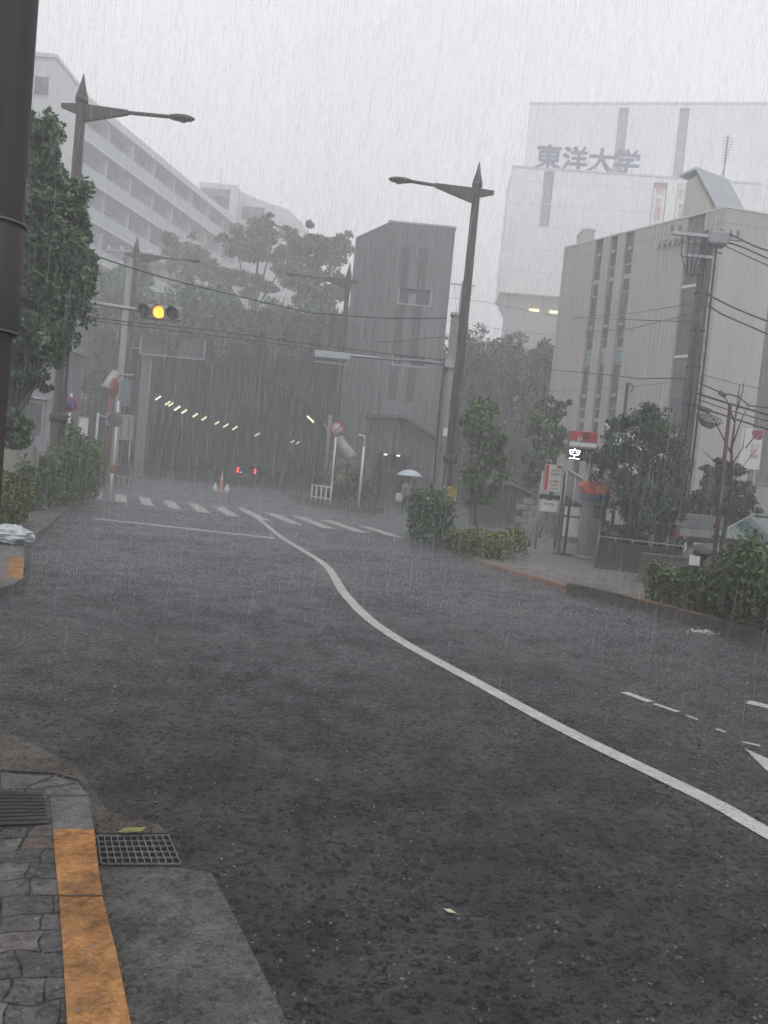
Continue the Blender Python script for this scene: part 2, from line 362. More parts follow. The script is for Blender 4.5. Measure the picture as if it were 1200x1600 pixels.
def strip(pts, half, z, m=None, name=None, t=.004):
    pts = [np.asarray(p[:2], float) for p in pts]; mb = MB(); l = []; r = []
    for i, p in enumerate(pts):
        d = pts[min(i+1, len(pts)-1)]-pts[max(i-1, 0)]; d /= np.linalg.norm(d); nn = A(-d[1], d[0]); l.append(p+nn*half); r.append(p-nn*half)
    vs = [(*q, z) for q in l]+[(*q, z) for q in r]; k = len(pts)
    return mb.add(vs, [(i, k+i, k+i+1, i+1) for i in range(k-1)])
def smooth(pts, n=6):
    p = [np.asarray(q[:2], float) for q in pts]; out = []
    for i in range(len(p)-1):
        p0 = p[max(i-1, 0)]; p1 = p[i]; p2 = p[i+1]; p3 = p[min(i+2, len(p)-1)]
        for k in range(n):
            t = k/n; out.append(.5*((2*p1)+(-p0+p2)*t+(2*p0-5*p1+4*p2-p3)*t*t+(-p0+3*p1-3*p2+p3)*t**3))
    out.append(p[-1]); return out
g = lambda *q: [Z(x, y)[:2] for x, y in q]
cl = smooth([A(3.3, 1.2), A(2.7, 2.7)]+g((1200, 1303), (1100, 1247), (900, 1150), (760, 1075), (600, 985), (540, 930), (510, 885), (470, 858), (440, 840), (405, 812), (375, 793)), 6)
struct(strip(cl, .068, .005), 'centre_line', paint_m)
sl = g((145, 810), (437, 842)); struct(strip([sl[0], (sl[0]+sl[1])/2, sl[1]-A(.1, 0)], .14, .0045), 'stop_line', paint_m)
mb = MB(); p0 = A(-8.62, 24.6); pit = A(.985, -.392); u = pit/np.linalg.norm(pit); du = A(-.33, .945)
for k in range(-1, 10):
    a = p0+pit*k; ln = 4.1 if k < 9 else 3.2
    vs = [(*a, .004), (*(a+u*.47), .004), (*(a+u*.47+du*ln), .004), (*(a+du*ln), .004)]; mb.add(vs, [(0, 1, 2, 3)])
struct(mb, 'crosswalk', paint_m)
f2 = g((395, 777), (500, 793)); struct(strip([f2[0], f2[1]], .1, .004), 'far_stop_line', paint_m)
mb = strip(g((975, 1082), (1016, 1097)), .045, .004); mb2 = strip(g((1022, 1100), (1060, 1113)), .03, .004); mb.add(mb2.v, mb2.f)
for q in (((1072, 1118), (1090, 1125)), ((1118, 1139), (1134, 1145)), ((1160, 1160), (1188, 1166))):
    b2 = strip(g(*q), .018, .004); mb.add(b2.v, b2.f)
b2 = strip(g((1168, 1097), (1230, 1112), (1300, 1130)), .07, .004); mb.add(b2.v, b2.f)
struct(mb, 'lane_dashes', paint_m)
q = g((1163, 1170), (1200, 1186), (1300, 1225), (1300, 1262), (1230, 1228), (1196, 1203)); mb = MB(); mb.add([(*p, .004) for p in q], [tuple(range(6))[::-1]]); struct(mb, 'arrow_marking', paint_m)

# near left pavement with kerb, gutter and grate
k_out = [A(.05, .9), A(-.2, 1.35)]+[Z(x, y, .13)[:2] for x, y in ((205, 1600), (180, 1480), (160, 1400), (152, 1340), (147, 1295), (139, 1243), (122, 1222), (85, 1212), (0, 1207))]+[A(-2.6, 3.42), A(-6, 3.3), A(-14, 3.1)]
k_in = [A(-.13, .9), A(-.38, 1.35)]+[Z(x, y, .13)[:2] for x, y in ((105, 1600), (98, 1480), (92, 1400), (86, 1340), (83, 1295), (78, 1243), (66, 1232), (40, 1230), (0, 1232))]+[A(-2.6, 3.26), A(-6, 3.14), A(-14, 2.94)]
def band(a, b, z0, z1):
    mb = MB(); n = len(a); vs = [(*p, z1) for p in a]+[(*p, z1) for p in b]+[(*p, z0) for p in a]+[(*p, z0) for p in b]
    fs = []
    for i in range(n-1): fs += [(i, i+1, n+i+1, n+i), (i, 2*n+i, 2*n+i+1, i+1), (n+i, n+i+1, 3*n+i+1, 3*n+i)]
    fs += [(0, n, 3*n, 2*n), (n-1, 3*n-1, 4*n-1, 2*n-1)]
    mb.add(vs, fs)
    # consistent normals
    return mb
def fixn(o):
    import bmesh
    bm = bmesh.new(); bm.from_mesh(o.data); bmesh.ops.recalc_face_normals(bm, faces=bm.faces); bm.to_mesh(o.data); bm.free(); return o
cut = 6
struct(band(k_out[:cut+1], k_in[:cut+1], -.2, .13), 'kerb', orange_m); struct(band([k_out[cut]*.98+k_out[cut+1]*.02]+k_out[cut+1:], [k_in[cut]*.98+k_in[cut+1]*.02]+k_in[cut+1:], -.2, .128), 'kerb', kerb_m)
mb = MB(); mb.prism([tuple(p-A(.001, 0)) for p in k_in]+[(-14, -12), (-.1, -12)], -.2, .124); struct(mb, 'pavement', paver_m)
gp = [k_out[0]-A(.02, 0), k_out[1]-A(.02, 0)]+[p-A(.02, 0) for p in k_out[2:6]]+[Z(152, 1306)[:2]-A(.05, 0)]+list(g((255, 1306), (283, 1357), (332, 1366), (390, 1480), (450, 1600)))+[A(.1, 1.6), A(.42, .9)]
mb = MB(); mb.add([(*p, .004) for p in gp], [tuple(range(len(gp)))]); o = struct(mb, 'gutter', gutter_m)
if o.data.polygons[0].normal.z < 0: o.data.flip_normals()
bs = g((0, 1140), (40, 1158), (92, 1185), (128, 1212), (150, 1240), (170, 1268), (250, 1290), (262, 1303), (152, 1303), (146, 1290), (137, 1243), (122, 1219), (85, 1209), (0, 1204))
mb = MB(); mb.add([(*p, .0035) for p in bs], [tuple(range(len(bs)))]); o = struct(mb, 'gravel_patch', wet('muddy gravel patch', (.035, .028, .022), (.13, .1, .082), ringstr=.36, stain=.5))
if o.data.polygons[0].normal.z < 0: o.data.flip_normals()
cv = [A(*Z(x, y, .127)[:2], .127) for x, y in ((-30, 1238), (66, 1240), (74, 1288), (-30, 1292))]; t = thing('access_cover', 'dark wet access cover set in the near left pavement', 'access cover', sum(cv)/4)
mb = MB(); mb.extr(cv, A(0, 0, .006)); mb.build('plate', mat('wet black cover', (.012, .012, .013), .15, .4, 20, .5, 30, coat=1), t)
mb = MB()
for i in range(1, 9): p = cv[0]+(cv[3]-cv[0])*i/9; q = cv[1]+(cv[2]-cv[1])*i/9; mb.box(p+A(0, 0, .0065), q-p, A(0, .004, 0), A(0, 0, .003))
mb.build('ridges', MATS['wet black cover'], t)
mb = MB()
for i in range(2, len(k_out)-2):
    if i in (2, 3, 5, 6): continue
    for f_ in (0.,):
        p = k_out[i]*(1-f_)+k_out[i+1]*f_; q = k_in[i]*(1-f_)+k_in[i+1]*f_; d = (q-p)/np.linalg.norm(q-p); e_ = A(-d[1], d[0])*.004
        mb.add([(*(p-e_), .1325), (*(p+e_), .1325), (*(q+e_), .1325), (*(q-e_), .1325)], [(0, 1, 2, 3)])
struct(mb, 'kerb_joint', mat('dark joint', (.02, .02, .018), .5))
# drain grate: flat black sheet painted as the pit's shade, steel frame and crossing bars
def grate(label, c4, nx, ny):
    c4 = [A(*p, .006) for p in c4]; t = thing('drain_grate', label, 'drain grate', (c4[0]+c4[2])/2)
    a, b, c, d = c4; mb = MB(); mb.extr([a, b, c, d], A(0, 0, .002)); mb.build('pit_shade_sheet', mat('painted pit shade', (.004, .004, .004), .9), t)
    mb = MB(); L2 = lambda p, q, s: p+(q-p)*s
    def bar(p, q, w, h):
        dd = nrm(q-p); s = np.cross(A(0, 0, 1), dd)*w/2; mb.box(p-s+A(0, 0, .003), (q-p), s*2, A(0, 0, h))
    for i in range(nx+1): bar(L2(a, b, i/nx), L2(d, c, i/nx), .0032, .01)
    for i in range(ny+1): bar(L2(a, d, i/ny), L2(b, c, i/ny), .0035, .0085)
    mb.build('grid_bars', mat('wet steel grating', (.2, .2, .2), .3, .3, 20, metal=.5), t); return t
grate('steel drain grate with a yellow leaf on it beside the near orange kerb', g((152, 1312), (262, 1310), (282, 1355), (158, 1355)), 11, 5)
grate('small drain grate by the far left orange kerb', g((45, 883), (82, 883), (80, 886), (45, 886)), 10, 2)
def leaf_thing(name, label, c, s, rz, m):
    mb = MB(); pts = [(-1, 0, .05), (-.5, .34, .16), (.1, .42, .1), (.6, .22, .2), (1, 0, .3), (.6, -.2, .12), (.1, -.4, .2), (-.5, -.3, .1), (0, 0, .05)]
    ca, sa = math.cos(rz), math.sin(rz); v = [(c[0]+(x*ca-y*sa)*s, c[1]+(x*sa+y*ca)*s, c[2]+z*s) for x, y, z in pts]
    v += [(x, y, z+.0012) for x, y, z in v]
    f = [(8, i, (i+1) % 8) for i in range(8)][::-1]; f = [tuple(reversed(q)) for q in f]+[(17, 9+i, 9+(i+1) % 8) for i in range(8)]+[(i, (i+1) % 8, 9+(i+1) % 8, 9+i) for i in range(8)]
    mb.add(v, f); mb.tube([A(c[0], c[1], c[2]+.1*s), A(c[0]-ca*s*1.6, c[1]-sa*s*1.6, c[2]+.03*s)], s*.03, 4)
    o = mb.build(name, m, None, c); return tag(o, label, 'leaf')
lf = mat('fallen leaf', (.2, .2, .055), .4, .35, 40)
leaf_thing('fallen_leaf', 'curled yellow green leaf caught on the near drain grate', A(*Z(206, 1308)[:2], .024), .06, .3, lf)
leaf_thing('fallen_leaf', 'pale yellow leaf lying on the open near asphalt', A(*Z(702, 1426)[:2], .004), .026, 2.8, mat('pale leaf', (.5, .46, .3), .4, .2, 40))

# far left corner pavement and kerbs
la = [A(-14, 6.4), A(-6, 7.2)]+[Z(x, y, .13)[:2] for x, y in ((0, 919), (22, 912), (36, 903), (38, 870), (36, 846))]
lb = [Z(x, y, .13)[:2] for x, y in ((36, 846), (55, 834), (73, 823))]
lc = [Z(x, y, .13)[:2] for x, y in ((103, 795), (106, 788), (122, 780))]+[A(-9.2, 24.5), A(-10.2, 27.5), A(-11.9, 32), A(-13.6, 38), A(-16.4, 46)]
allk = la+lb[1:]+lc
def inner(pts, w):
    out = []
    for i, p in enumerate(pts):
        d = pts[min(i+1, len(pts)-1)]-pts[max(i-1, 0)]; d = d/np.linalg.norm(d); out.append(p+A(-d[1], d[0])*w)
    return out
ki = inner(allk, .17)
n1 = 4
struct(band(allk[:n1+1], ki[:n1+1], -.2, .13), 'kerb', kerb_m)
struct(band(allk[n1:n1+2], ki[n1:n1+2], -.2, .131), 'kerb', orange_m)
struct(band(allk[n1+1:], ki[n1+1:], -.2, .13), 'kerb', kerb_m)
mb = MB(); mb.prism([tuple(p) for p in ki]+[(-40, 46), (-40, 6.2)], -.2, .122); struct(mb, 'pavement', side_m)

# right pavement; raised planter kerb on the near side, low kerb further on
ra = [A(6.5, 3), A(5.6, 6.3)]+[Z(x, y, .2)[:2] for x, y in ((1200, 994), (1100, 962), (1000, 937), (940, 922), (885, 911))]
rb = [Z(x, y, .08)[:2] for x, y in ((878, 914), (850, 905), (800, 892), (770, 883), (745, 874), (720, 863), (700, 854), (680, 848))]+[Z(660, 843, .08)[:2], Z(645, 838, .08)[:2], Z(642, 832, .08)[:2]]+[A(1.3, 24.5), A(3.5, 28), A(8, 31.5), A(25, 36)]
rai = inner(ra, -.16); rbi = inner(rb, -.15)
struct(band(ra[:3], rai[:3], -.2, .201), 'kerb', orange2_m); struct(band(ra[2:5], rai[2:5], -.2, .2), 'kerb', kerb_dark)
o = struct(band(ra[4:], rai[4:], -.2, .199), 'kerb', kerb_dark)
# orange lines painted on the raised kerb top edge
struct(strip([Z(x, y, .203)[:2]+A(.05, .02) for x, y in ((1092, 960), (1060, 952), (1020, 942), (960, 926))], .035, .2035), 'kerb_paint', orange_m)
struct(band(rb[:8], rbi[:8], -.2, .08), 'kerb', orange2_m); struct(band(rb[7:], rbi[7:], -.2, .081), 'kerb', kerb_m)
mb = MB(); mb.prism([tuple(p) for p in rai[:-1]]+[tuple(rai[-1])]+[tuple(p) for p in rbi]+[(25, 3)], -.2, .075); struct(mb, 'pavement', side_m)
for o in list(COL.objects):
    if o.type == 'MESH' and o.name.split('.')[0] in ('kerb',): fixn(o)
# foaming water thrown up at the kerb
# island with grass at the tunnel mouth
isl = [Z(x, y, .12)[:2] for x, y in ((452, 779), (470, 786), (500, 793), (535, 799), (577, 805), (579, 801))]
isl2 = isl+[A(-.6, 33), A(-.8, 38), A(-1.2, 44), A(-2.9, 47.4), A(-3.6, 47.4)]
mb = MB(); mb.prism([tuple(p) for p in isl2], -.2, .12); struct(mb, 'traffic_island', kerb_m)
mb = MB()
def grass(name, poly_a, poly_b, z, n, h, label):
    a = np.array(poly_a); b = np.array(poly_b); s = rng.uniform(0, 1, n)*(len(a)-1); i = np.minimum(s.astype(int), len(a)-2); f = (s-i)[:, None]; t = rng.uniform(0, 1, n)[:, None]
    p = (a[i]*(1-f)+a[i+1]*f)*(1-t)+(b[i]*(1-f)+b[i+1]*f)*t
    hh = h*rng.uniform(.4, 1.3, n); an = rng.uniform(0, 6.28, n); w = .02+h*.05
    d = np.stack([np.cos(an), np.sin(an)], 1)*w; ln = rng.normal(size=(n, 2))*.3*hh[:, None]
    v = np.zeros((n, 3, 3)); v[:, 0, :2] = p-d; v[:, 1, :2] = p+d; v[:, 2, :2] = p+ln; v[:, :2, 2] = z; v[:, 2, 2] = z+hh
    me = bpy.data.meshes.new(name); me.vertices.add(3*n); me.vertices.foreach_set('co', v.ravel()); me.loops.add(3*n); me.loops.foreach_set('vertex_index', np.arange(3*n, dtype=np.int32))
    me.polygons.add(n); me.polygons.foreach_set('loop_start', np.arange(0, 3*n, 3, dtype=np.int32)); me.update(calc_edges=True)
    at = me.color_attributes.new('tint', 'FLOAT_COLOR', 'POINT'); t = rng.uniform(.6, 1.8, n); at.data.foreach_set('color', np.repeat(np.stack([t, t, t*.9, np.ones(n)], 1), 3, 0).ravel())
    me.materials.append(grass_m); o = bpy.data.objects.new(name, me); COL.objects.link(o); return tag(o, label, 'grass', kind='stuff')
grass('island_grass', isl[:5], [p+A(.6, 2.6) for p in isl[:5]], .12, 5000, .22, 'short green grass on the kerbed island by the tunnel')
grass('verge_grass', lc[4:8], [p+A(-2.4, .6) for p in lc[4:8]], .12, 4000, .25, 'low green verge grass left of the tunnel mouth')

# ================================================================== TUNNEL, PORTAL, EMBANKMENT
TX, TZ, TR, TY0 = -10.9, -.7, 8.35, 50.6
ang0 = math.asin((-.0-TZ)/TR)
arc = [(TX+TR*math.cos(a), TZ+TR*math.sin(a)) for a in np.linspace(ang0, math.pi-ang0, 25)]
tw = thing('tunnel', 'dark arched road tunnel under the green embankment', 'tunnel', (TX, TY0, 0))
def axis_x(y):  # drift of the tunnel axis with distance
    t = y-50; return -.075*t+max(0, t-30)**2*.0013
mb = MB(); ys = list(np.arange(TY0+1, 150, 6)); vs = []
for y in ys:
    vs += [(x+axis_x(y)*(1 if y > 50 else 0), y, z) for x, z in arc]
n = len(arc); fs = [(i*n+k, i*n+k+1, (i+1)*n+k+1, (i+1)*n+k) for i in range(len(ys)-1) for k in range(n-1)]
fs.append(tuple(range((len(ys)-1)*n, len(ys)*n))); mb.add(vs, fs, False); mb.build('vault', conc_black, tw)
# facade with the arch cut out
FX0, FX1, FZ = -19.9, -2.0, 10.2
mb = MB(); zt = lambda x: FZ
fr = []; ff = []
top = [(x, FZ) for x, z in arc]
for yy in (TY0, TY0+1.05):
    for x, z in arc: fr.append((x, yy, z))
    for x, z in top: fr.append((x, yy, FZ))
n = len(arc)
for k in range(n-1):
    ff += [(k, k+1, n+k+1, n+k)[::1], (2*n+k, 3*n+k, 3*n+k+1, 2*n+k+1), (k, 2*n+k, 2*n+k+1, k+1), (n+k, n+k+1, 3*n+k+1, 3*n+k)]
mb.add(fr, ff)
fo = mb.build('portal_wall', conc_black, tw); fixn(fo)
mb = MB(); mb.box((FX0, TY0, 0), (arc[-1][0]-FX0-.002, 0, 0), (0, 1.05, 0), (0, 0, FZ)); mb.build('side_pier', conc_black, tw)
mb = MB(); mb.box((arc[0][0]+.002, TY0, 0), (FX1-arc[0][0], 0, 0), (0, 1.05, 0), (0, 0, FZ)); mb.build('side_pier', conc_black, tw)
HY = 45.6   # hood added to shade the portal wall, standing forward of the vault
mb = MB(); mb.box((-17.2, HY, 8.6), (14.9, 0, 0), (0, TY0-HY-.003, 0), (0, 0, 1.6)); mb.build('added_hood_slab', conc_black, tw)
mb = MB(); mb.box((-17.2, HY+.8, 0), (.7, 0, 0), (0, TY0-HY-.81, 0), (0, 0, 8.597)); mb.build('added_hood_wall', conc_black, tw)
mb = MB(); mb.box((-3.0, HY+.8, 0), (.7, 0, 0), (0, TY0-HY-.81, 0), (0, 0, 8.597)); mb.build('added_hood_wall', conc_black, tw)
# lamps on the haunches of the vault
lamp_px = [(247, 622), (262, 630), (267, 632), (277, 638), (288, 643), (305, 649), (319, 654), (339, 661), (353, 665), (367, 669), (402, 679), (457, 690), (465, 692)]
lit = mat('lit tunnel tube', (.8, .85, .6), .3, emit=(.9, 1., .62), es=1.9)
for i, (x, y) in enumerate(lamp_px+[(485, 655)]):
    p = Z(x, y, 5.3); s = 1 if i < 13 else -1
    words = ['first', 'second', 'third', 'fourth', 'fifth', 'sixth', 'seventh', 'eighth', 'ninth', 'tenth', 'eleventh', 'twelfth', 'last']
    t = thing('tunnel_lamp', ('%s lit tube lamp counted from the tunnel mouth along the left row' % words[i]) if i < 13 else 'single lit tube lamp on the right side of the tunnel vault', 'tunnel lamp', p, 'lit lamps in the tunnel')
    d = nrm(A(s*.76, 0, .62)); ln = .45 if i < 3 else (.55 if i < 8 else .7)
    mb = MB(); mb.tube([p-d*ln/2, p+d*ln/2], .04 if i < 3 else .06, 8); mb.build('tube', lit, t)
    nn = nrm(A(-s*.62, 0, .76)); mb = MB(); mb.box(p-d*(ln/2+.05)-A(0, .12, 0)+nn*.09, d*(ln+.1), A(0, .24, 0), nn*.08); mb.build('housing', galv, t)
    mb = MB(); mb.tube([p+nn*.17, p+nn*1.0], .02, 5); mb.build('hanger', galv, t)
# embankment
def hill(name, x0, x1, y0, y1, st, fn, m):
    xs = np.arange(x0, x1+.01, st); ysx = np.arange(y0, y1+.01, st); vs = []
    for y in ysx:
        for x in xs: vs.append((x, y, fn(x, y)))
    nx = len(xs); fs = [(j*nx+i, j*nx+i+1, (j+1)*nx+i+1, (j+1)*nx+i) for j in range(len(ysx)-1) for i in range(nx-1)]
    mb = MB(); mb.add(vs, fs, True); return struct(mb, name, m)
sst = lambda t: (lambda u: u*u*(3-2*u))(min(1, max(0, t)))
hm = mat('embankment soil', (.05, .055, .035), .7, .3, 1.5, .4, 8)
hf = lambda x, y: 10.*sst((y-38-1.2*math.sin(x*.5))/15)*sst((-x-16)/5)+.3*math.sin(x*.9+y*.6)*sst((y-38)/8)
hill('embankment', -90, -19.4, 37, 150, 1.5, lambda x, y: max(hf(x, y) if x < -21 else (10.*sst((y-38)/15) if y > TY0 else hf(x, y)), -.05), hm)
hill('embankment', -19.4, 9.1, TY0+1.06, 150, 1.5, lambda x, y: 10.1*(1-sst((x-2)/7))*(1 if y > TY0 else 0)-.02+.2*math.sin(x*.8+y*.5), hm)
# vegetation over the portal and on the slope
def cover(name, label, n, fn, m, size):
    pts = np.array([fn() for _ in range(n)]); o = leaf_mesh(name, m, None, pts, size, .3, loc=(0, 0, 0)); return tag(o, label, 'shrubbery', kind='stuff')
def f_portal():
    x = random.uniform(-19, -2.); lump = .9+.5*math.sin(x*.9)+.4*math.sin(x*2.3+1); t = random.random()
    if t < .45: return (x, HY-.05-random.random()*.35, FZ+.2-random.random()**1.3*(2.0+.6*math.sin(x*1.7)+.4*math.sin(x*4.1)))
    return (x, HY+random.uniform(0., 7.5), FZ+random.random()**.7*max(.4, lump*1.3))
cover('portal_shrubs', 'green shrubs and creepers hanging over the top of the tunnel portal', 22000, f_portal, leaf_far, .17)
def f_slope():
    while True:
        x = random.uniform(-38, -18.5); y = random.uniform(37.5, 56)
        if x > -19.6 and y > TY0-.5: continue
        h = max(hf(x, y), 0); l = 1.1+.7*math.sin(x*.9+y*.5)+.6*math.sin(x*2.1-y*1.3)
        return (x+random.gauss(0, .1), y, h+random.random()**.6*max(.4, l))
cover('slope_shrubs', 'dense green shrubs covering the slope left of the tunnel', 20000, f_slope, leaf_far, .17)
# green mesh fence above the portal
t = thing('mesh_fence', 'green wire mesh fence running along the top of the tunnel portal', 'fence', (-11, HY-.25, FZ-.3+.36))
gm = mat('green fence paint', (.09, .2, .14), .4)
mb = MB(); 
for x in np.arange(-19, -3, 2.): mb = MB(); mb.tube([(x, HY-.25, FZ-.3+.36), (x, HY-.25, FZ-.3+1.5)], .03, 6); mb.build('post', gm, t)
mb = MB()
for x in np.arange(-19, -2.9, .25): mb.tube([(x, HY-.28, FZ-.3+.42), (x, HY-.28, FZ-.3+1.45)], .006, 4)
for z in np.arange(.42, 1.5, .2): mb.tube([(-19, HY-.28, FZ-.3+z), (-3, HY-.28, FZ-.3+z)], .008, 4)
mb.build('mesh_panel', gm, t)
# pale concrete column and the large framed sign board by the portal
t = thing('concrete_column', 'pale olive concrete column at the left edge of the tunnel mouth', 'column', (-15.8, 46.9, .12))
b = P(214, 742, 46.5); a = P(224, 535, 46.5)
mb = MB(); mb.bevbox((b[0]+.15, 46.5, 4.6), .62, .62, 9, .05); mb.build('shaft', mat('pale olive concrete', (.14, .136, .11), .6, .2, 1.5, .2, 20, streak=True), t)
mb = MB(); mb.bevbox((b[0]+.15, 46.5, 9.2), .8, .8, .25, .04); mb.build('cap', conc, t)
c = P(271, 533, 45.8); t = thing('sign_board', 'large dark framed board hanging before the tunnel portal beside the concrete column', 'sign', c)
mb = MB(); mb.cbox(c, 3.7, .06, 1.75); mb.build('panel', mat('dark sign board', (.05, .05, .053), .4, .25, 2, streak=True), t)
mb = MB()
for dz in (-.92, .92): mb.cbox(c+A(0, -.02, dz), 3.9, .1, .07)
for dx in (-1.9, 1.9): mb.cbox(c+A(dx, -.021, 0), .07, .098, 1.9)
mb.build('frame', galv, t)
mb = MB(); mb.tube([c+A(-2.6, .15, .6), c+A(1.9, .15, .6)], .06, 8); mb.tube([c+A(-2.6, .15, -.6), c+A(1.9, .15, -.6)], .06, 8); mb.build('bracket', galv, t)
c = P(333, 528, 47.6); t = thing('round_lamp', 'small round ring shaped lamp on the portal edge right of the framed board', 'lamp', c)
mb = MB(); mb.lathe([(.0, -.05), (.16, -.05), (.25, -.12), (.28, -.05), (.28, .05), (0, .05)], c, 20, 'y'); mb.build('lamp_body', galv, t)
mb = MB(); mb.tube([c+A(0, .05, -.1), c+A(0, 1.3, -.2)], .04, 6); mb.build('bracket', galv, t)

# red lights of a car inside the tunnel
def rear_car(x, y, z0, label, lit_):
    y0_ = y; t = thing('dark_car', label, 'car', (x, y, z0))
    pm = mat('black car paint', (.02, .02, .022), .25, coat=1)
    prof = [(0, .35), (0, .85), (.12, 1.0), (.45, 1.42), (2.2, 1.48), (2.9, 1.0), (3.9, .85), (4.0, .4)]
    mb = MB(); mb.extr([A(x-.8, y+a, b) for a, b in prof], A(1.6, 0, 0)); mb.build('body', pm, t)
    mb = MB(); mb.extr([A(x-.62, y+.18, 1.06), A(x+.62, y+.18, 1.06), A(x+.52, y+.43, 1.38), A(x-.52, y+.43, 1.38)], A(0, -.03, .0)); mb.build('rear_window', glass, t)
    rl = mat('lit red tail lamp', (.6, .02, .01), .3, emit=(1, .06, .03), es=3.5) if lit_ else mat('dull red tail lamp', (.4, .03, .02), .25)
    for s in (-1, 1):
        mb = MB(); mb.bevbox((x+s*.64, y-.02, .95), .13, .06, .36, .02); mb.build('tail_light', rl, t)
    mb = MB(); mb.bevbox((x-.4, y-.02, .8), .07, .05, .05, .01); mb.build('plate_lamp', mat('small white lamp', (.9, .9, .9), .3, emit=(1, 1, .9), es=2) if lit_ else mat('unlit plate lamp', (.3, .3, .3), .3), t)
    mb = MB(); mb.cbox((x, y-.012, .62), .34, .02, .17); mb.build('licence_plate', white_p, t)
    for sx in (-1, 1):
        for dy in (.75, 3.2):
            mb = MB(); mb.lathe([(0, -.1), (.3, -.1), (.32, -.06), (.32, .06), (.3, .1), (0, .1)], (x+sx*.72, y+dy, .32), 20, 'x'); mb.build('wheel', black, t)
    for o in t.children:
        o.location.z += z0*1.0
rear_car(P(385, 738, 57.)[0], 57., 0., 'dark car with red tail lights lit inside the tunnel', True)
# striped road marker beyond the crosswalk
b = Z(345, 769); t = thing('road_marker_post', 'orange and white striped marker post standing in the road before the tunnel', 'marker post', b)
for i, (z0, z1, m) in enumerate(((.0, .08, 'k'), (.08, .3, 'w'), (.3, .5, 'o'), (.5, .6, 'w'), (.6, .86, 'o'))):
    pass
mb = MB(); mb.lathe([(.0, 0), (.2, 0), (.2, .05), (.07, .08), (.06, .92), (.03, .95), (0, .95)], b, 16); mb.build('post', mat('orange plastic', (.55, .15, .05), .4), t)
mb = MB(); mb.lathe([(.062, .3), (.066, .3), (.066, .42), (.062, .42)], b, 16); mb.lathe([(.062, .62), (.066, .62), (.066, .74), (.062, .74)], b, 16); mb.build('reflective_bands', white_p, t)
for s in (-1, 1):
    t = thing('sandbag', 'pale sandbag on the %s foot of the striped marker post' % ('left' if s < 0 else 'right'), 'sandbag', b+A(s*.3, 0, 0), 'sandbags at the marker post')
    mb = MB(); mb.lathe([(0, 0), (.13, .01), (.17, .1), (.12, .24), (.05, .34), (.07, .42), (0, .4)], b+A(s*.3, 0, 0), 12); mb.build('bag', white_p, t)

# ================================================================== STREET LAMPS
def street_lamp(label, base, H, side, arm_len=2.5, collar=True, tilt=0.0, mirror_sleeve=True, r=.12):
    """spiked brown street lamp; arm towards side*x"""
    base = np.asarray(base, float); t = thing('street_lamp', label, 'street lamp', base, 'brown spiked street lamps'); b = base
    mb = MB(); mb.lathe([(r*1.9, 0), (r*1.9, .06), (r*1.35, .1), (r*1.3, 2.1), (r*1.2, 2.2), (r*1.15, 4.), (r*.85, H-.85), (r*.85, H-.55)], b, 14)
    mb.build('pole', brown_steel, t)
    mb = MB(); mb.lathe([(r*1.36, 2.1), (r*1.62, 2.15), (r*1.62, 2.3), (r*1.2, 2.36)], b, 14); mb.build('collar', brown_steel, t); mb = MB(); mb.lathe([(r*1.0, H-.62), (r*1.15, H-.6), (r*1.15, H-.5), (r*.7, H-.46)], b, 14); mb.build('collar', brown_steel, t)
    mb = MB(); mb.lathe([(r*.95, H-.52), (r*1.1, H-.48), (r*.55, H-.2), (.012, H+.1), (0, H+.1)], b, 14); mb.build('spike', brown_steel, t)
    za = H-.78; s = side
    mb = MB(); w = .045
    mb.extr([b+A(s*r*.6, -w, za-.3), b+A(s*1.2, -w, za-.02+tilt*1.2), b+A(s*1.2, -w, za+.09+tilt*1.2), b+A(s*r*.6, -w, za+.13)], A(0, 2*w, 0))
    mb.tube([b+A(s*1.0, 0, za+.035+tilt), b+A(s*(arm_len-.35), 0, za+.04+tilt*(arm_len-.35))], .05, 8)
    mb.extr([b+A(-s*r*.6, -w, za-.12), b+A(-s*.5, -w, za+.0), b+A(-s*.5, -w, za+.1), b+A(-s*r*.6, -w, za+.13)], A(0, 2*w, 0)); mb.build('arm', brown_steel, t)
    c = b+A(s*(arm_len-.1), 0, za+.04+tilt*(arm_len-.3))
    mb = MB(); pts = [(-.34, .05), (-.28, .07), (-.26, .09), (-.1, .125), (.1, .13), (.25, .1), (.34, .04), (.36, 0.001)]
    vs = []; n = 14
    for px_, rr in pts:
        for k in range(n):
            q = 2*math.pi*k/n; vs.append(c+A(s*px_, rr*1.1*math.cos(q), rr*.62*math.sin(q)))
    fs = [(i*n+k, (i+1)*n+k, (i+1)*n+(k+1) % n, i*n+(k+1) % n) for i in range(len(pts)-1) for k in range(n)]; fs.append(tuple(range(n))); mb.add(vs, fs, True)
    hd = mb.build('lamp_head', brown_steel, t); fixn(hd)
    mb = MB(); mb.lathe([(0, -.03), (.09, -.02), (.1, 0), (0, 0)], c+A(s*.05, 0, -.07), 12); mb.build('lamp_glass', glass, t)
    return t
